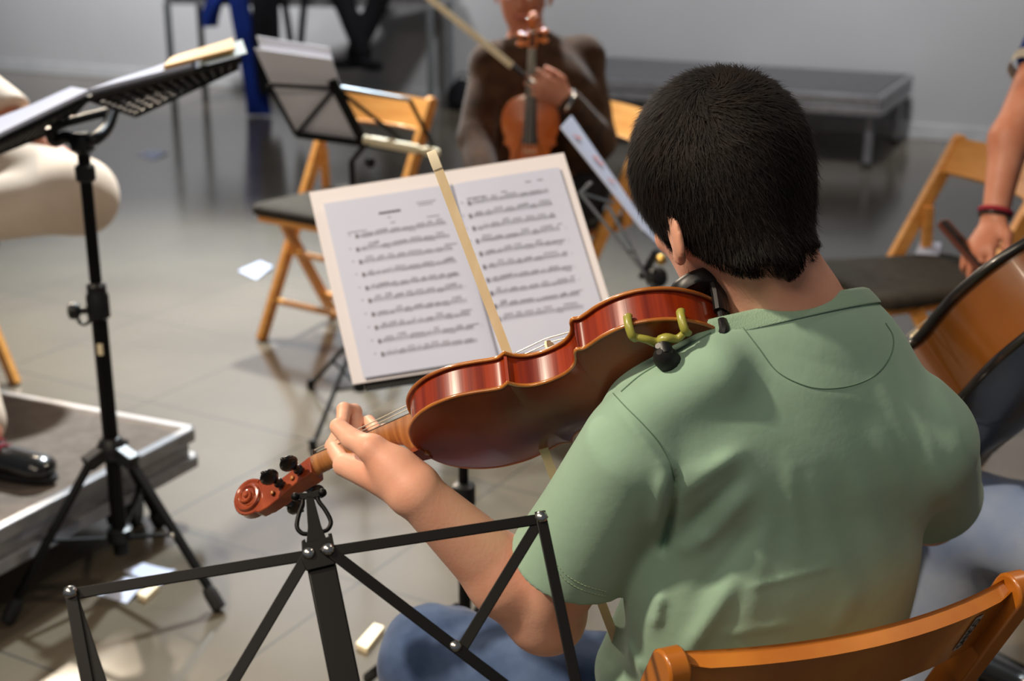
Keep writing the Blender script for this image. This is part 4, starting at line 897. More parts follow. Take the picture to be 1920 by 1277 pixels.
def make_bow(name, label, tip, frog, up, hw=.0052):
    # stick, hair ribbon and frog from tip to frog; up = side of the stick away from the hair
    tip = np.array(tip, float); frog = np.array(frog, float); x = nrm(tip-frog); up = nrm(np.array(up)-x*(np.array(up)@x)); L = np.linalg.norm(tip-frog)
    t = thing(name, label, 'bow', frog); y = np.cross(up, x)
    m = MB(); s = np.linspace(0, 1, 14); pts = [frog+x*L*a+up*(.019-.009*math.sin(PI*min(1, a*1.05))**1+.002*a) for a in s]; m.tube([frog-x*.03+up*.019]+pts, [.0042]+list(np.linspace(.0043, .0029, 14)), 10); m.build('bow_stick', 'bowstick', t)
    m = MB(); G = [[frog+x*a+y*b for b in (-hw, hw)] for a in np.linspace(.03, L-.006, 12)]; m.slab(G, up*.0012); m.build('bow_hair', 'bowhair', t)
    m = MB(); pr = [(-.004, .021), (.004, .021), (.010, .012), (.012, .002), (.006, -.001), (-.010, -.001), (-.012, .002), (-.006, .012)]; m.prism([tip+x*(a-.006)+up*b-y*.0056 for a, b in pr], y*.0112); m.build('bow_tip', 'bone', t, bevel=.001)
    m = MB(); m.box(frog+x*.008+up*.009, (.045, .011, .018), np.stack([x, y, up], 1)); fr = m.build('frog', 'ebony', t, bevel=.002)
    m = MB(); m.tube([frog-x*.032+up*.019, frog-x*.048+up*.019], .0042, 10); m.build('bow_screw', 'steel', t)
    return t
# bow of the player: crosses the strings near the bridge
bx = vw(.245, -.004, .073)
tipP = P(812, 292, 1.80); 
def bow_place():
    # depth of the tip such that the bow is square to the strings
    ax = VM[:, 0]; best = None
    for d in np.linspace(1.3, 2.2, 181):
        q = P(812, 292, d); r = nrm(q-bx); v = abs(r@ax)
        if best is None or v < best[0]: best = (v, d, q, r)
    return best
tipP = bow_place()[2]
_bd = nrm(bx-tipP)
bow1 = make_bow('bow', 'pale-haired bow of the player in green, crossing in front of the open booklet', tipP, tipP+_bd*.70, np.array([-.2, .9, .2]))
# ================================================================ people
def lerp(a, b, t): return np.asarray(a)*(1-t)+np.asarray(b)*t
def head_sdf(p, c, R, s=1.0):
    q = ((p-c)@R)/s                                   # x right, y face, z up
    d = ell(q, (0, -.012, .032), (.076, .095, .088))
    d = smin(d, ell(q, (0, .030, -.030), (.060, .062, .078)), .03)
    d = smin(d, cap(q, (0, .040, -.075), (0, .066, -.098), .036, .020), .03)
    for x in (-1, 1):
        d = smin(d, cap(q, (x*.052, -.002, -.045), (x*.022, .055, -.092), .018, .016), .02)
        d = smin(d, ell(q, (x*.034, .068, -.022), (.021, .018, .016)), .015)
        d = smin(d, cap(q, (x*.012, .090, .018), (x*.046, .078, .016), .008, .006), .012)
        d = smax(d, -ell(q, (x*.031, .097, .002), (.017, .011, .010)), .008)
        d = smin(d, ell(q, (x*.031, .084, .001), (.014, .011, .0095)), .003)
        # ear
        e0 = np.array([x*.079, -.018, -.024]); Re = frame((-x*.22, 1, 0), (0, -.22, 1)); ee = ell(q, e0+np.array([x*.006, -.006, 0]), (.0060, .018, .030), Re)
        ee = smax(ee, -ell(q, e0+np.array([x*.014, .001, .004]), (.0065, .011, .020), Re), .004)
        d = smin(d, ee, .006); d = smin(d, ell(q, e0+np.array([x*.002, .006, -.026]), (.006, .009, .010)), .005)
    d = smin(d, cap(q, (0, .092, .008), (0, .112, -.024), .0065, .0100), .008)
    for x in (-1, 1): d = smin(d, ell(q, (x*.010, .100, -.030), (.008, .010, .007)), .005)
    d = smin(d, ell(q, (0, .092, -.055), (.021, .010, .0055)), .004); d = smin(d, ell(q, (0, .090, -.0655), (.018, .010, .0060)), .004)
    d = smax(d, -cap(q, (-.02, .103, -.0602), (.02, .103, -.0602), .0014, .0014), .002)
    return d*s
def finger(p, d, pts, r0, r1, k=.006):
    n = len(pts)-1; f = None
    for i in range(n):
        a = cap(p, pts[i], pts[i+1], r0+(r1-r0)*i/n, r0+(r1-r0)*(i+1)/n); f = a if f is None else smin(f, a, .003)
    return smin(d, f, k)
def make_hand(W, D, N, s=1.0, side=1, curl=.5, spread=.12, th=.7):
    # generic hand: wrist W, direction D, palm normal N (palm side), side=+1 thumb towards cross(D,N)
    D = nrm(D); N = nrm(N-D*(np.asarray(N)@D)); T = np.cross(D, N)*side; fs = []
    for k, (o, L) in enumerate(((.030, .072), (.010, .080), (-.010, .075), (-.028, .060))):
        a = W+D*.088*s+T*o*s-(D*.006*s if k in (0, 3) else 0); pts = [W+D*.03*s+T*o*.5*s, a]; ang_ = 0.0; dd = D+T*spread*(o/.03)
        for j, f in enumerate((.45, .30, .25)):
            ang_ += curl*(.9 if j else .7); v = nrm(dd)*math.cos(ang_)+N*math.sin(ang_); pts.append(pts[-1]+v*L*f*s)
        fs.append(pts)
    t0 = W+D*.018*s+T*.018*s; tm = t0+nrm(D*.7+T*.75+N*.15)*.042*s; t2 = tm+nrm(D*.9+T*.35*(1-th)+N*th*.6)*.032*s; t3 = t2+nrm(D*.9+N*th*.8)*.026*s
    return dict(palm=[(W+D*.02*s, W+D*.078*s, T, N)], fingers=fs, thumb=[t0, tm, t2, t3], s=s)
def hand_sdf(p, d, h):
    s = h['s']
    for a, b, T, N in h['palm']:
        pl = fcap(p, a, b, .026*s, .036*s, N, .42); d = smin(d, pl, .018)
    for i, f in enumerate(h['fingers']): d = finger(p, d, f, (.0098, .0100, .0096, .0088)[i]*s, (.0074, .0076, .0072, .0064)[i]*s)
    return finger(p, d, h['thumb'], .0135*s, .0090*s, .010)
def person(label, J, base, res=.007, sleeve='long', shirt='sweater', legs='jeans', shoes='leather', skin='skin2', hair='hairbase', hands=None, neck_r=.056, slim=1.0, hs=1.0, hairfn=None, pleg=True, lt=1.0, sl=.52, at=1.0):
    t = thing('person', label, 'person', base); g = lambda k: np.asarray(J[k], float)
    fx = nrm(g('fwd')); R = frame(J['hf'], J['hu']); H = g('head')
    pel, che, nek = g('pelvis'), g('chest'), g('neck')
    def torso(p, o=0.0):
        d = fcap(p, pel, lerp(pel, che, .5), (.165*slim+o), (.145*slim+o), fx, .68)
        d = smin(d, fcap(p, lerp(pel, che, .5), che, .145*slim+o, .160*slim+o, fx, .66), .05)
        d = smin(d, cap(p, lerp(g('Ls'), g('Rs'), .02), lerp(g('Ls'), g('Rs'), .98), .052+o, .052+o), .05)
        return smin(d, cap(p, lerp(che, nek, .6), nek, .075+o, neck_r+.006+o), .05)
    def arm(p, s, o=0.0, upto=1.0):
        S_, E_, W_ = g(s+'s'), g(s+'e'), g(s+'w'); d = cap(p, S_, E_, .050+o*at, .040+o*at)
        return smin(d, cap(p, E_, lerp(E_, W_, upto), .041+o*at, .041+o*at+(.027-.041)*upto), .025)
    def leg(p, s, o=0.0, upto=1.0):
        A, B, C = g(s+'h'), g(s+'k'), g(s+'a'); d = cap(p, A, B, .080*lt+o, .056*lt+o)
        return smin(d, cap(p, B, lerp(B, C, upto), .056*lt+o, .038*lt+o), .03)
    def body(p):
        d = torso(p); d = smin(d, cap(p, nek, H+R@np.array([0, -.030, -.055])*hs, neck_r, neck_r*.97), .03)
        d = smin(d, head_sdf(p, H, R, hs), .022)
        for s in 'LR':
            d = smin(d, arm(p, s), .03)
            if pleg: d = smin(d, leg(p, s), .03)
        for h in (hands or {}).values(): d = hand_sdf(p, d, h)
        return d
    pts = [g(k) for k in J if k not in ('fwd', 'hf', 'hu')]; lo = np.min(pts, 0)-.22; hi = np.max(pts, 0)+.22; lo[2] = max(lo[2], -.05)
    V, F = isosurf(body, lo, hi, res, .02); isomesh('body', skin, t, V, F)
    rnd = np.random.default_rng(1); ph = rnd.uniform(0, 6, (6,)); K = rnd.normal(size=(6, 3))*22
    def wr(p, a): return a*sum(np.sin(p@K[i]+ph[i]) for i in range(6))/3
    so = .012
    def top(p):
        d = torso(p, so); up = 1.0 if sleeve == 'long' else 0
        for s in 'LR':
            if sleeve == 'long': d = smin(d, arm(p, s, .012, .95), .04)
            else: d = smin(d, cap(p, g(s+'s'), lerp(g(s+'s'), g(s+'e'), sl), .058, .060), .04)
        na = nrm(nek-che*.7-pel*.3); rel_ = p-nek; al = rel_@na; rad_ = np.linalg.norm(rel_-np.outer(al, na), axis=1)
        d = smax(d, al-.030, .01); d = smax(d, -np.maximum(-(al+.012), rad_-.066), .004)
        d = smax(d, -((p-(pel-np.array([0, 0, .05])))@nrm(che-pel)), .01)
        return d+wr(p, .004)
    V, F = isosurf(top, lo, hi, res, .02); isomesh('sweater' if sleeve == 'long' else 't_shirt', shirt, t, V, F)
    def pants(p):
        d = fcap(p, pel, lerp(pel, che, .25), .168*slim, .16*slim, fx, .72)
        for s in 'LR': d = smin(d, leg(p, s, .016, .94), .035)
        return smax(d, (p-(pel+.04*nrm(che-pel)))@nrm(che-pel)-.02, .01)+wr(p, .003)
    if pleg: V, F = isosurf(pants, lo, hi, res, .02); isomesh('trousers', legs, t, V, F)
    def hairf(p):
        q = ((p-H)@R)/hs; d = ell(q, (0, -.014, .036), (.084, .103, .098)); d = smax(d, -(q@nrm((0, -.62, 1.0))+.012-.02*0), .01)
        return smax(d, q[:, 1]-.075, .01)*hs
    V, F = isosurf(hairfn or hairf, H-.17, H+.17, res*.8); isomesh('hair', hair, t, V, F)
    for x in (-1, 1): MB().ball(H+R@np.array([x*.031, .0885, .001])*hs, .0085*hs, n=12).build('eye', 'eye', t)
    # shoes
    if pleg:
        for s in 'LR':
            A = g(s+'a'); fd = nrm(J.get(s+'f', fx)); sole = A-np.array([0, 0, .075])
            up_ = np.array([0, 0, 1.0])
            def shoe(p):
                d = cap(p, A+(0, 0, -.005)-fd*.01, A-(0, 0, .03)-fd*.02, .046, .044); d = smin(d, fcap(p, sole+fd*-.03+(0, 0, .034), sole+fd*.165+(0, 0, .026), .040, .042, up_, .66), .035)
                return smax(d, (sole[2]+.003)-p[:, 2], .003)
            V, F = isosurf(shoe, A-.30, A+.30, .006); isomesh('shoe', shoes, t, V, F)
            m = MB(); y = np.cross(up_, fd); o = [sole+fd*(.07+.145*math.cos(a))+y*(.041+.006*math.cos(a))*math.sin(a) for a in np.linspace(0, 2*PI, 28, endpoint=False)]; m.prism(np.array(o)-(0, 0, .004)+(0, 0, .004), (0, 0, .012)); m.build('sole', 'rubber', t, bevel=.002)
    return t
# ---------------------------------------------------------------- the player in the green t-shirt
def player():
    base = np.array([.27, 1.45, 0]); t = thing('person', 'young person seen from behind in a sage green t-shirt playing the violin, dark short hair', 'person', base)
    fw = nrm((-.34, .94, 0)); rt = np.array([fw[1], -fw[0], 0])
    Hc = P(1352, 372, 1.475); hf = nrm((-.37, .83, -.43)); R = frame(hf, (-.27, .25, .93)); HS = .93
    nek = np.array([.290, 1.432, 1.045]); che = np.array([.272, 1.425, .945]); wai = np.array([.288, 1.400, .78]); pel = np.array([.290, 1.42, .58])
    Ls = P(1188, 846, 1.430); Rs = P(1728, 832, 1.550)
    Le = P(1018, 1148, 1.60); Lw = P(782, 925, 1.535)
    Re = P(1742, 962, 1.85); Rw = np.array([.23, 1.72, .80])
    Lh = pel+np.array([-.075, .03, -.04]); Rh = pel+np.array([.085, .06, -.04]); Lk = P(824, 1238, 1.88); Rk = Rh+np.array([-.10, .40, .0]); Rk[2] = .53
    La = np.array([Lk[0]-.0, Lk[1]+.03, .09]); Ra = np.array([Rk[0]-.02, Rk[1]-.02, .09])
    # left hand round the violin neck
    C3 = lambda *a: [P(*q) for q in a]
    LHf = [C3((700, 868, 1.575), (646, 872, 1.590), (624, 838, 1.640), (636, 812, 1.650), (650, 822, 1.625)),
           C3((712, 866, 1.590), (664, 868, 1.620), (664, 772, 1.685), (645, 768, 1.665), (642, 792, 1.640)),
           C3((722, 864, 1.600), (686, 862, 1.640), (682, 802, 1.700), (692, 792, 1.680), (705, 806, 1.650)),
           C3((732, 862, 1.610), (708, 858, 1.655), (712, 815, 1.700), (722, 806, 1.680), (734, 812, 1.655))]
    LHt = C3((742, 880, 1.545), (698, 842, 1.548), (660, 824, 1.565), (634, 800, 1.578))
    # right (bow) hand in front of the body
    fr = tipP+_bd*.70; RH = make_hand(Rw, nrm(fr-Rw), (-.2, -.6, -.6), .95, 1, .55)
    def body(p):
        d = fcap(p, pel, che, .14, .15, fw, .62); d = smin(d, cap(p, Ls, Rs, .045, .045), .05)
        d = smin(d, cap(p, lerp(che, nek, .5), nek, .075, .060), .05)
        d = smin(d, cap(p, nek, Hc+R@np.array([0, -.036, -.050]), .0555, .0545), .030)
        d = smin(d, head_sdf(p, Hc, R, HS), .022)
        d = smin(d, cap(p, Rs, Re, .047, .038), .03); d = smin(d, cap(p, Re, Rw, .038, .026), .02)
        for a, b, c in ((Lh, Lk, La), (Rh, Rk, Ra)): d = smin(d, cap(p, a, b, .075, .052), .03); d = smin(d, cap(p, b, c, .05, .036), .03)
        return hand_sdf(p, d, RH)
    def larm(p):
        d = cap(p, Ls, Le, .050, .041); fm = lerp(Le, Lw, .30)
        d = smin(d, cap(p, Le, fm, .0395, .0425), .02); d = smin(d, cap(p, fm, lerp(Le, Lw, .98), .0425, .0275), .015)
        d = smin(d, ell(p, lerp(Le, Lw, -.06), (.036, .036, .036)), .02)
        # hand
        pc = lerp(LHf[0][1], LHf[3][1], .5); wr_ = Lw
        N = nrm(np.cross(LHf[0][1]-wr_, LHf[3][1]-wr_))
        for i, f in enumerate(LHf):
            q = cap(p, lerp(wr_, f[0], .15), f[1], .0235, (.0135, .013, .0125, .0115)[i]); d = smin(d, q, .012)
        d = smin(d, cap(p, lerp(Lw, LHt[0], .2), LHt[0], .024, .022), .014)
        d = smin(d, cap(p, LHt[0], LHt[1], .0225, .0165), .012)
        for i, f in enumerate(LHf): d = finger(p, d, f[1:], (.0100, .0098, .0094, .0086)[i], (.0078, .0078, .0074, .0068)[i], .004)
        d = finger(p, d, LHt[1:], .0142, .0098, .006)
        return d
    V, F = isosurf(body, (-.30, 1.10, 0), (.66, 2.15, 1.36), .006, .02)
    V2, F2 = isosurf(larm, (-.24, 1.22, .60), (.26, 1.80, 1.10), .0026, .012)
    V3, F3 = isosurf(lambda p: smin(smin(cap(p, nek, Hc+R@np.array([0, -.036, -.050]), .0555, .0545), cap(p, lerp(che, nek, .5), nek, .070, .058), .04), head_sdf(p, Hc, R, HS), .022), Hc-(.17, .17, .22), Hc+(.17, .17, .17), .0028)
    # drop the coarse head where the fine one stands
    zc = V[:, 2]; keep = ~((zc > nek[2]+.0) & (np.linalg.norm(V-Hc, axis=1) < .30)); fk = keep[F].all(1); F = F[fk]
    isomesh('body', 'skin', t, np.vstack([V, V2, V3]), np.vstack([F, F2+len(V), F3+len(V)+len(V2)]))
    # nails on the left hand's thumb
    # ---- t-shirt
    hemL = lerp(Ls, Le, .64); hd = nrm(Le-Ls); hemR = lerp(Rs, Re, .74); hdR = nrm(Re-Rs)
    hcut = nrm(hd+np.array([.15, .0, -.10]))
    fd = []   # folds: (pixel a, pixel b, width m, height m)
    for a, b, wd, hh in (((1268, 880), (1262, 960), .0045, -.010), ((1262, 950), (1243, 1035), .0045, -.014), ((1248, 880), (1230, 1010), .009, .006), ((1275, 930), (1385, 850), .009, .0055), ((1292, 1050), (1412, 915), .010, .0060), ((1288, 990), (1400, 885), .008, -.004), ((1300, 1125), (1425, 975), .009, -.004), ((1385, 1080), (1282, 1235), .011, .0080), ((1515, 880), (1612, 1165), .014, .0045), ((1600, 880), (1672, 1060), .013, .004), ((1480, 860), (1500, 1040), .010, .003),
        ((1404, 1103), (1485, 1082), .0035, .002), ((1475, 1084), (1560, 1062), .0035, .0018), ((1440, 960), (1400, 1180), .013, .0045), ((1262, 900), (1400, 845), .010, .0035), ((1690, 680), (1790, 960), .009, .0032), ((1640, 700), (1765, 930), .010, .003), ((1640, 800), (1745, 1010), .010, .003), ((1750, 690), (1812, 840), .007, .0022),
        ((1160, 762), (1262, 905), .006, .003), ((1268, 1040), (1330, 1000), .008, .004), ((1120, 850), (1232, 1020), .016, .002), ((1350, 1190), (1490, 1170), .006, .002), ((1610, 1100), (1560, 1190), .010, .003), ((1105, 1180), (1150, 1270), .007, .006), ((1160, 1190), (1210, 1275), .007, .006), ((1240, 1110), (1225, 1180), .007, .005)):
        fd.append((np.array(a, float), np.array(b, float), wd*FPX/1.43, hh))
    rnd = np.random.default_rng(5); K = rnd.normal(size=(7, 3))*np.array([26, 26, 14]); ph = rnd.uniform(0, 6, 7)
    def shirt_base(p, o=0.0):
        d = fcap(p, pel+(0, 0, -.02), wai, .158+o, .156+o, fw, .60); d = smin(d, fcap(p, wai, che+np.array([.0, .0, .0]), .156+o, .164+o, fw, .59), .05)
        d = smin(d, fcap(p, che-rt*.055+(0, 0, .0), che+rt*.065, .105+o, .105+o, fw, .88), .05)
        d = smin(d, cap(p, lerp(Ls, Rs, .04), lerp(Ls, Rs, .96), .055+o, .055+o), .055)
        d = smin(d, cap(p, lerp(che, nek, .55), nek+(0, 0, -.020), .082+o, .066+o), .045)
        sl = smax(cap(p, Ls, lerp(Ls, Le, .80), .056+o, .069+o), (p-hemL)@hcut, .003); sr = smax(cap(p, Rs, lerp(Rs, Re, .95), .058+o, .070+o), (p-hemR)@nrm(hdR+np.array([0, -.25, -.3])), .003)
        d = smin(d, sl, .010); d = smin(d, sr, .030)
        d = smin(d, cap(p, P(1338, 698, 1.402), P(1215, 772, 1.402), .025+o, .025+o), .035)
        # slack front pulled over the left thigh
        d = smin(d, cap(p, wai+(-.075, .06, -.05), pel+(-.135, .02, .04), .075+o, .060+o), .05)
        return d
    def shirt(p):
        d = shirt_base(p)
        r = p-cC; dep = r@cF; uv = np.stack([960+FPX*(r@cX)/dep, 638.5-FPX*(r@cU)/dep], 1); w_ = np.zeros(len(p))
        near = (d < .03) & (d > -.03)
        q = uv[near]; ww = np.zeros(len(q))
        for a, b, wd, hh in fd:
            ba = b-a; tt = np.clip((q-a)@ba/(ba@ba), 0, 1); dist = np.linalg.norm(q-a-tt[:, None]*ba, axis=1); ww += hh*np.exp(-(dist/wd)**2)*np.minimum(1, 4*tt*(1-tt)+.25)
        w_[near] = ww
        back = 1/(1+np.exp(((p-che)@fw)*60))
        d = d-w_*back+.00055*sum(np.sin(p@K[i]+ph[i]) for i in range(7))
        # sleeve hems, neck opening, bottom
        # hollow inside the left sleeve end
        d = smax(d, -(cap(p, lerp(Ls, Le, .50), lerp(Ls, Le, .85), .052, .060)), .002)
        nk = nrm(np.array([-.26, .42, 1.0])*1.0); d = smax(d, (p-(nek+(0, 0, .004)))@nk-.000, .004)
        d = smax(d, (.50-p[:, 2]), .01)
        return d
    V, F = isosurf(shirt, (-.02, 1.20, .48), (.62, 1.86, 1.18), .0031, .02)
    sh = isomesh('t_shirt', 'shirt', t, V, F)
    from mathutils.bvhtree import BVHTree
    bvh = BVHTree.FromPolygons([tuple(v) for v in V], [tuple(f) for f in F])
    def hit(u, v):
        r = cF+(u-960)/FPX*cX+(638.5-v)/FPX*cU; h = bvh.ray_cast(Vector(cC), Vector(nrm(r))); return None if h[0] is None else np.array(h[0])+np.array(h[1])*.0004
    def seam(name, pts, m, r, dash=False, n=10):
        c = catmull(np.array([(a, b, 0) for a, b in pts], float), n)[:, :2]; q = [hit(*k) for k in c]; q = [k for k in q if k is not None]; mb = MB()
        if len(q) < 3: return
        q = np.array(q); jump = np.linalg.norm(np.diff(q, axis=0), axis=1) > .03
        if jump.any(): q = q[:np.argmax(jump)+1] if np.argmax(jump) > len(q)/2 else q[np.argmax(jump)+1:]
        if len(q) < 3: return
        if dash:
            L = np.concatenate([[0], np.cumsum(np.linalg.norm(np.diff(q, axis=0), axis=1))]); s = np.arange(0, L[-1]-.003, .0042)
            f = lambda x: np.array([np.interp(x, L, q[:, i]) for i in range(3)])
            for a in s: mb.tube([f(a), f(a+.0026)], r, 5)
        else: mb.tube(q, r, 6)
        o = mb.build(name, m, None); o.data.transform(RM[t.name].inverted()); o.parent = sh
    seam('yoke_stitching', ((1382, 600), (1420, 650), (1455, 695), (1500, 720), (1545, 729), (1600, 722), (1645, 700), (1670, 665), (1674, 632), (1660, 606)), 'thread', .0006)
    seam('shoulder_seam', ((1372, 604), (1320, 632), (1275, 655), (1240, 680), (1200, 705), (1165, 735)), 'thread', .0009)
    seam('armhole_seam', ((1150, 738), (1175, 765), (1205, 795), (1235, 830), (1256, 870), (1264, 900)), 'thread', .0006)
    0 and seam('armhole_seam', ((1745, 660), (1775, 730), (1790, 800), (1788, 880), (1765, 960)), 'thread', .0006)
    seam('hem_stitching', ((1043, 1057), (1062, 1078), (1095, 1097), (1140, 1110)), 'thread_pale', .0005, True)
    seam('hem_stitching', ((1043, 1068), (1062, 1089), (1095, 1107), (1140, 1119)), 'thread_pale', .0005, True)
    # ribbed collar following the neck opening
    nk = nrm(np.array([-.26, .42, 1.0])); o0 = nek+(0, 0, .004); u1 = nrm(rt-nk*(rt@nk)); u2 = np.cross(nk, u1); G = []
    def base_sd(p): return shirt_base(np.array([p]))[0]
    for a in np.linspace(0, 2*PI, 73):
        d = math.cos(a)*u1+math.sin(a)*u2; lo_, hi_ = .02, .16
        for _ in range(22):
            mdl = (lo_+hi_)/2
            if shirt_base((o0-nk*.003+d*mdl)[None])[0] < 0: lo_ = mdl
            else: hi_ = mdl
        r = lo_; row = []
        for k in range(9):
            f = k/8; row.append(o0+d*(r+.0028-.011*f**1.2-.003*(f > .9))+nk*(-.006+.019*f))
        G.append(row)
    MB().slab(G, -nk*.0005-np.array([0, 0, .0005])).build('collar', 'shirt_rib', None).name = 'collar'
    col = bpy.data.objects['collar']; col.data.transform(RM[t.name].inverted()); col.parent = sh
    # ---- jeans
    def jeans(p):
        d = fcap(p, pel+(0, 0, -.03), pel+(0, 0, .03), .150, .145, fw, .70)
        for a, b, c in ((Lh, Lk, La), (Rh, Rk, Ra)):
            k = cap(p, a, b, .090, .072); k = smin(k, cap(p, b, lerp(b, c, .95), .068, .056), .03); d = smin(d, k, .035)
        return d+.0035*np.sin(p@K[0]*1.6)*np.sin(p@K[1]*1.3)+.0022*np.sin(p@K[2]*2)+.0012*np.sin(p@K[3]*3.1)
    V, F = isosurf(jeans, (-.28, 1.22, .03), (.56, 2.1, .75), .006, .02); je = isomesh('jeans', 'jeans', t, V, F)
    for A in (La, Ra):
        s = MB(); fd_ = nrm((-.3, 1, 0)); 
        def shoe(p):
            so = A-np.array([0, 0, .085]); d = cap(p, A-fd_*.01, A-(0, 0, .04), .045, .045); d = smin(d, fcap(p, so-fd_*.03+(0, 0, .034), so+fd_*.16+(0, 0, .028), .040, .042, (0, 0, 1), .7), .03); return smax(d, so[2]-p[:, 2], .003)
        V, F = isosurf(shoe, A-.28, A+.28, .007); V[:, 2] = np.maximum(V[:, 2], .0); isomesh('shoe', 'cream', t, V, F)
    # ---- hair: a dark mass and many strands combed out from the crown
    def hq(p): return ((p-Hc)@R)/HS
    nlow = nrm((0, -.72, 1.0))
    def hair_sd(p, o=0.0):
        q = hq(p); d = ell(q, (0, -.014, .036), (.0875+o, .106+o, .100+o)); d = smin(d, cap(q, (0, -.030, .030), (0, -.040, -.070), .081+o, .058+o), .04)
        lim = np.where(q[:, 1] < -.01, -.098-1.1*np.minimum(0, q[:, 1]+.07)*0, 0)
        # hairline: low at the nape, above the ears, sideburn before the ear
        line = np.interp(q[:, 1], [-.12, -.075, -.05, -.030, -.016, .004, .016, .040, .07, .10], [-.078, -.076, -.060, -.036, -.022, -.018, -.062, -.058, -.03, .03])
        line = line-.012*np.exp(-(q[:, 0]/.014)**2)*(q[:, 1] < -.04)
        return smax(d, (line-q[:, 2]), .006)*HS
    V, F = isosurf(lambda p: hair_sd(p)+.0016*np.sin(hq(p)[:, 0]*190+hq(p)[:, 2]*60)*np.sin(hq(p)[:, 2]*90), Hc-.17, Hc+.17, .0035)
    hr = isomesh('hair', 'hairbase', t, V, F)
    rg = np.random.default_rng(3); tri = V[F]; ce = tri.mean(1); ar = np.linalg.norm(np.cross(tri[:, 1]-tri[:, 0], tri[:, 2]-tri[:, 0]), axis=1)
    g = np.array([1e-3, 0, 0])
    def grad(p):
        e = 1e-3; G = np.stack([hair_sd(p+np.eye(3)[i]*e)-hair_sd(p-np.eye(3)[i]*e) for i in range(3)], 1); return G/(np.linalg.norm(G, axis=1)[:, None]+1e-9)
    n = 56000; idx = rg.choice(len(ce), n, p=ar/ar.sum()); p0 = ce[idx]+rg.normal(size=(n, 3))*.0015; qq = hq(p0)
    keep = hair_sd(p0) < .004; p0 = p0[keep]; n = len(p0); qq = hq(p0)
    crown = np.array([-.022, -.078, .092])
    rel = qq-crown; ang0 = np.arctan2(rel[:, 1], rel[:, 0]); rr = np.linalg.norm(rel, axis=1)
    swirl = np.exp(-rr/.05); clump = np.sin(qq[:, 0]*140+qq[:, 2]*25)+np.sin(qq[:, 1]*130+1.0)
    L = rg.uniform(.020, .034, n)*(1-.35*(qq[:, 2] < -.04)); st = 6; pos = p0.copy(); lift0 = rg.uniform(.0, .0022, n)+.001*np.maximum(0, clump)*.6; pts = [pos.copy()]
    jit = rg.normal(size=(n, 3))*.30
    for i in range(st):
        q = hq(pos); rel = q-crown; N_ = grad(pos); nl = N_@R
        rad = rel/(np.linalg.norm(rel, axis=1)[:, None]+1e-6); sw = np.cross(np.array([[0, -.5, .85]]), rad)
        dr = rad*1.0+sw*(1.8*np.exp(-np.linalg.norm(rel, axis=1)/.040))[:, None]+np.array([0, 0, -.55])*np.clip((np.linalg.norm(rel, axis=1)-.04)/.08, 0, 1)[:, None]
        fwdm = (q[:, 2] > .05)[:, None]; dr = dr+fwdm*np.array([0, .25, 0])
        dr = dr+jit*.6; dr = dr-nl*(np.sum(dr*nl, 1))[:, None]; dr /= np.linalg.norm(dr, axis=1)[:, None]+1e-9
        dw = dr@R.T; step = dw*(L/st)[:, None]; pos = pos+step
        sd = ell(hq(pos), (0, -.014, .036), (.0875, .106, .100)); sd = smin(sd, cap(hq(pos), (0, -.030, .030), (0, -.040, -.070), .081, .058), .04)*HS
        tgt = lift0+.0045*((i+1)/st)**1.5*(.3+np.abs(jit[:, 0])*2.2)
        pos = pos+N_*np.clip(tgt-sd, -.004, .004)[:, None]*(hair_sd(pos) < .02)[:, None]; pts.append(pos.copy())
    P_ = np.stack(pts, 1); T = np.gradient(P_, axis=1); nrmv = grad(p0)[:, None, :]; side = np.cross(T, nrmv); side /= np.linalg.norm(side, axis=2)[:, :, None]+1e-9
    wd = np.array([.0004, .00046, .00045, .0004, .00032, .0002, .00008])[None, :, None]; A = P_-side*wd; B_ = P_+side*wd
    VV = np.stack([A, B_], 2).reshape(-1, 3); k = 2*(st+1); b0 = np.arange(n)[:, None]*k; FF = []
    for i in range(st): FF.append(np.concatenate([b0+2*i, b0+2*i+1, b0+2*i+3, b0+2*i+2], 1))
    FF = np.vstack(FF); o = isomesh('hair_strands', 'hair', t, VV, FF); o['kind'] = 'stuff'
    o.parent = hr
    return t
boy = player()
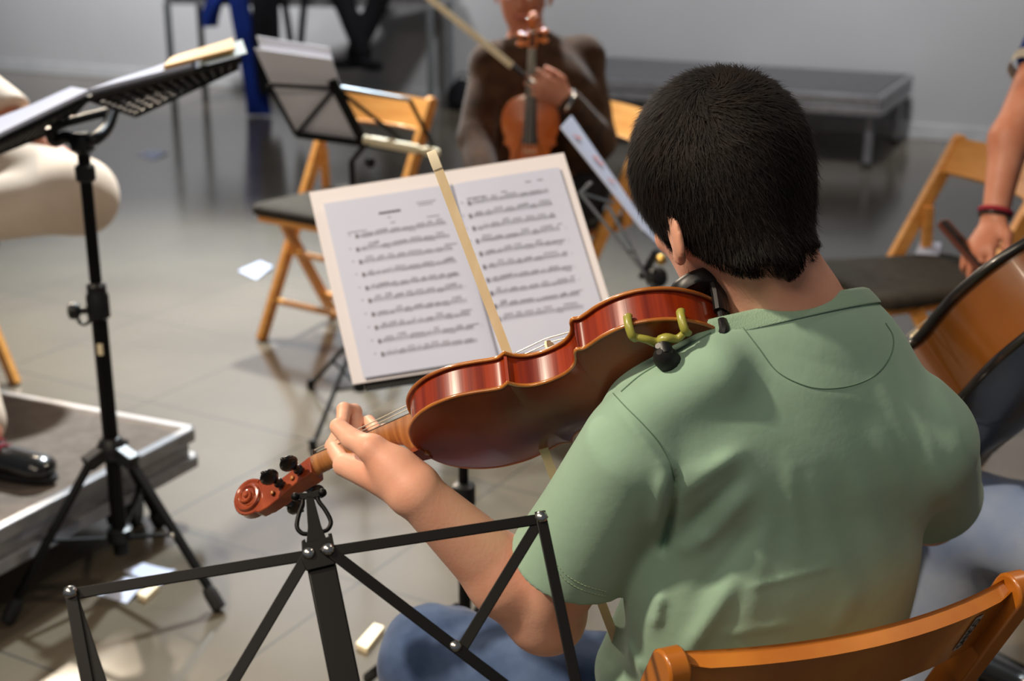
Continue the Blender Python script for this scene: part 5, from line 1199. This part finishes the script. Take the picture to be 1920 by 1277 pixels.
# ---------------------------------------------------------------- musician in the brown sweater
def sweater_person():
    L = np.array; fw = nrm((-.30, -.95, 0)); hf = nrm((-.12, -.96, -.22)); hu = (0, -.2, .98)
    pel = L([.12, 4.40, .555]); che = P(1012, 185, 4.36); nek = P(990, 86, 4.38)
    Rw = np.array([-.08, 4.06, .60]); Lw = P(1066, 190, 4.14); hd = nrm(P(965, 138, 4.08)-Lw)
    J = dict(fwd=fw, hf=hf, hu=hu, head=P(980, -22, 4.32), neck=nek, chest=che, pelvis=pel, Rs=P(922, 120, 4.34), Re=P(892, 262, 4.28), Rw=Rw, Ls=P(1096, 110, 4.40), Le=P(1122, 262, 4.34), Lw=Lw,
             Lh=pel+(.08, -.02, -.02), Rh=pel+(-.09, -.02, -.02), Lk=L([.10, 3.93, .53]), Rk=L([-.16, 3.96, .53]), La=L([.14, 3.86, .09]), Ra=L([-.16, 3.98, .09]))
    hands = dict(L=make_hand(Lw, hd, (.1, 1, -.1), 1.0, -1, .75), R=make_hand(Rw, nrm((.5, -.8, -.1)), (0, 0, -1), 1.0, 1, .4))
    t = person('seated person in a brown sweater facing the camera, holding a violin upright and a bow', J, (pel[0], pel[1], 0), .0085, 'long', 'sweater', 'blackcloth', hands=hands, neck_r=.054)
    Rr = frame(hf, hu); MB().ball(P(980, -22, 4.32)+Rr@np.array([0, .090, -.060]), (.021, .008, .008), Rr, 12).build('lips', 'lips', t)
    m = MB(); n_ = nrm(np.cross(hd, (0, 0, 1))); a = Lw+hd*.002; m.tube(arc(a, .033, 0, 2*PI, 20, n_, np.cross(hd, n_)), .006, 8); m.build('wristwatch', 'steel', t)
    # his violin, standing upright against the chest
    x = nrm((.02, .16, 1)); z = nrm(np.array([-.05, -1, .16])); z = nrm(z-x*(z@x)); y = np.cross(z, x); O = P(1000, 22, 4.13)-x*.595
    make_violin('violin', 'orange-brown violin held upright before the brown sweater', 'violin', O, np.stack([x, y, z], 1), 1.0, 1.0, dict(top='vfar', ribs='vfar', back='vfar', neck='vfar', scroll='vfar', edge='vfar', peg='vfar'))
    make_bow('bow', 'pale bow held by the musician in the brown sweater, pointing up to the left', P(617, -157, 4.08), P(975, 136, 4.06), np.array([-.1, .95, .2]), .010)
sweater_person()
# ---------------------------------------------------------------- person in beige trousers, legs crossed, one shoe on the platform
def beige_person():
    L = np.array; pel = L([-1.64, 3.80, .66]); ank = PZ(-34, 880, .22)+(0, 0, .085); kn = P(146, 368, 3.66)
    J = dict(fwd=nrm((.75, -.55, 0)), hf=nrm((.8, -.6, -.1)), hu=(0, 0, 1), head=L([-1.86, 4.0, 1.30]), neck=L([-1.88, 4.02, 1.12]), chest=L([-1.86, 4.0, .96]), pelvis=pel,
             Ls=L([-1.72, 4.10, 1.10]), Rs=L([-1.95, 3.80, 1.08]), Le=P(-110, 120, 3.75), Lw=P(120, 300, 3.70), Re=L([-2.02, 3.66, .82]), Rw=L([-1.98, 3.50, .72]),
             Lh=pel+(.05, .07, .12), Lk=kn, La=L([-1.46, 3.50, .66]), Rh=pel+(-.03, -.08, -.01), Rk=L([-1.50, 3.45, .64]), Ra=ank, Lf=nrm((-.8, -.5, 0)), Rf=nrm(PZ(105, 905, .22)-PZ(0, 882, .22)))
    hands = dict(L=make_hand(J['Lw'], nrm((-.3, .5, -1)), (-1, 0, 0), .75, 1, .9), R=make_hand(J['Rw'], nrm((.8, -.3, -.1)), (0, 0, -1), 1, -1, .3))
    t = person('person in beige trousers at the left edge, legs crossed, one black shoe on a platform', J, (pel[0], pel[1], 0), .0085, 'long', 'beige', 'beige', 'leather', hands=hands, slim=1.1, hs=1.0, lt=1.42, at=2.4)
    fd = J['Rf']; s0 = J['Ra']-(0, 0, .085)
    m = MB(); y = np.cross((0, 0, 1), fd)
    for k in range(4):
        q = s0+fd*(.035+.018*k)+(0, 0, .088-.010*k); m.tube(catmull([q-y*.024-(0, 0, .008), q+(0, 0, .003), q+y*.024-(0, 0, .008)], 4), .003, 6)
    m.build('laces', 'redcord', t)
beige_person()
# ---------------------------------------------------------------- standing person at the right edge
def standing_person():
    L = np.array; D = 3.0; Rw = P(1866, 402, D); Re = P(1893, 262, D+.02); Rs = P(2005, 10, D+.10); hd = nrm(P(1838, 462, D-.02)-Rw)
    pel = L([1.35, 3.05, .86])
    J = dict(fwd=nrm((-.35, -.9, 0)), hf=nrm((-.5, -.8, -.3)), hu=(0, 0, 1), head=L([1.36, 2.98, 1.60]), neck=L([1.36, 3.03, 1.42]), chest=L([1.335, 3.03, 1.18]), pelvis=pel, Rs=Rs, Re=Re, Rw=Rw, 
             Ls=L([1.53, 3.05, 1.33]), Le=L([1.60, 3.06, 1.05]), Lw=L([1.58, 2.95, .82]), Rh=pel+(-.085, 0, -.02), Lh=pel+(.085, 0, -.02), Rk=L([1.27, 3.0, .48]), Lk=L([1.42, 3.0, .48]), Ra=L([1.28, 3.04, .09]), La=L([1.44, 3.04, .09]))
    hands = dict(R=make_hand(Rw, hd, (.75, .5, -.3), .98, 1, .38, .2), L=make_hand(J['Lw'], (0, -.2, -1), (-1, 0, 0), 1, 1, .3))
    t = person('person standing at the right edge with a red bracelet and a blue cream-cuffed t-shirt', J, (pel[0], pel[1], 0), .0075, 'short', 'bluecloth', 'blackcloth', hands=hands, slim=.92, sl=.40)
    a = nrm(Re-Rw); u1 = nrm(np.cross(a, (0, 1, 0))); u2 = np.cross(a, u1)
    MB().tube(arc(Rw+a*.006, .0325, 0, 2*PI, 28, u1, u2), .0048, 8).build('bracelet', 'redcord', t)
    MB().tube(arc(Rw+a*-.004, .0325, 0, 2*PI, 28, u1, u2), .003, 8).build('bracelet', 'ebony', t)
    e = lerp(Rs, Re, .46); a2 = nrm(Re-Rs); u1 = nrm(np.cross(a2, (0, 1, 0))); u2 = np.cross(a2, u1)
    MB().slab([[e+a2*(z)+(.0665+.001*math.sin(b*5))*(math.cos(b)*u1+math.sin(b)*u2) for z in (0, .012, .025)] for b in np.linspace(0, 2*PI, 40)], -a2*.0005).build('sleeve_cuff', 'cream', t)
    # reddish wooden stick in the hand
    s = thing('wooden_stick', 'dark reddish wooden stick in the hand with the red bracelet, over the empty chair', 'stick', P(1768, 418, 3.02))
    A = P(1766, 416, 3.04); B = P(1850, 512, 2.96); MB().bar(A, B, .026, .020).build('shaft', 'woodbrown', s, bevel=.004); MB().bar(A+(-.0, -.012, .004), lerp(A, B, .98)+(-.0, -.012, .004), .014, .006).build('dark_edge', 'ebony', s)
standing_person()
# ---------------------------------------------------------------- cellist and cello at the right
def cellist():
    L = np.array; fw = nrm((-.55, .80, 0)); pel = L([1.08, 1.72, .585]); kn = P(1806, 968, 2.24)
    J = dict(fwd=fw, hf=nrm((-.55, .8, -.35)), hu=(0, 0, 1), head=L([1.20, 1.48, 1.39]), neck=L([1.20, 1.46, 1.20]), chest=L([1.16, 1.52, .98]), pelvis=pel, Ls=L([1.02, 1.42, 1.08]), Rs=L([1.34, 1.62, 1.08]),
             Le=L([.98, 1.50, .84]), Lw=L([.99, 1.62, 1.05]), Re=L([1.42, 1.82, .92]), Rw=L([1.30, 2.02, .88]), Lh=pel+(-.08, -.01, -.01), Rh=pel+(.09, .08, -.01), Lk=kn, La=L([kn[0]-.005, kn[1]+.03, .09]), Rk=L([1.02, 2.22, .58]), Ra=L([1.0, 2.28, .09]))
    hands = dict(L=make_hand(J['Lw'], (.1, .1, 1), (.6, .6, 0), .9, 1, .7), R=make_hand(J['Rw'], (-.7, .6, -.2), (0, 0, -1), 1, 1, .5))
    person('person in washed blue jeans seated at the right edge playing the amber cello', J, (pel[0], pel[1], 0), .0085, 'short', 'blackcloth', 'jeans_pale', hands=hands)
    M = np.array([[0.4801, 0.7615, -0.4355], [-0.4117, 0.6339, 0.6547], [0.7746, -0.135, 0.6178]]); u, s, vt = np.linalg.svd(M); M = u@vt
    O = L([.522, 2.183, .386])
    c = make_violin('cello', 'glossy amber cello with shade-darkened back behind the right shoulder of the player in green', 'cello', O, M, 2.12, 1.49, dict(top='cello_shaded', ribs='cello', back='cello_shaded', edge='cello_shaded'))  # back is brown varnish coloured near-black to stand for shade
    f = O+M@np.array([0, 0, .06]); dd = -M[:, 0]; g_ = f+dd*((f[2]-.004)/-dd[2])
    MB().tube([f-dd*.01, f+dd*.03], .012, 12).build('endpin_socket', 'ebony', c); MB().tube([f+dd*.025, g_], .005, 10).build('endpin', 'steel', c)
    dup(ch, (1.10, 1.70, 0), ang(fw), 'beech folding chair at the right edge under the person in washed blue jeans')
cellist()
# ---------------------------------------------------------------- person sitting on the back table, ankles crossed
def table_person():
    L = np.array; D = 8.75
    k1, k2 = P(640, -10, D), P(716, -10, D); a1, a2 = P(682, 104, D-.02), P(662, 104, D+.08)
    mid = (k1+k2)/2; pel = mid+TY*.40; pel[2] = .90
    up = lambda z, dx=0, dy=0: L([pel[0], pel[1], 0])+TX*dx+TY*dy+(0, 0, z)
    J = dict(fwd=-TY, hf=-TY, hu=(0, 0, 1), head=up(1.62), neck=up(1.44), chest=up(1.22), pelvis=pel, Ls=up(1.36, .19), Rs=up(1.36, -.19), Le=up(1.08, .25), Lw=up(.92, .24, -.22), Re=up(1.08, -.25), Rw=up(.92, -.24, -.22),
             Rh=pel-TX*.09, Lh=pel+TX*.09, Rk=k1, Lk=k2, Ra=a1, La=a2, Rf=nrm(-TY*.7+TX*.7), Lf=nrm(-TY*.7-TX*.7))
    hands = dict(L=make_hand(J['Lw'], -TY, (0, 0, -1), 1, 1, .2), R=make_hand(J['Rw'], -TY, (0, 0, -1), 1, -1, .2))
    person('person in black trousers sitting on the back table, ankles crossed', J, (pel[0], pel[1], 0), .011, 'long', 'blackcloth', 'blackcloth', 'blackcloth', hands=hands)
table_person()
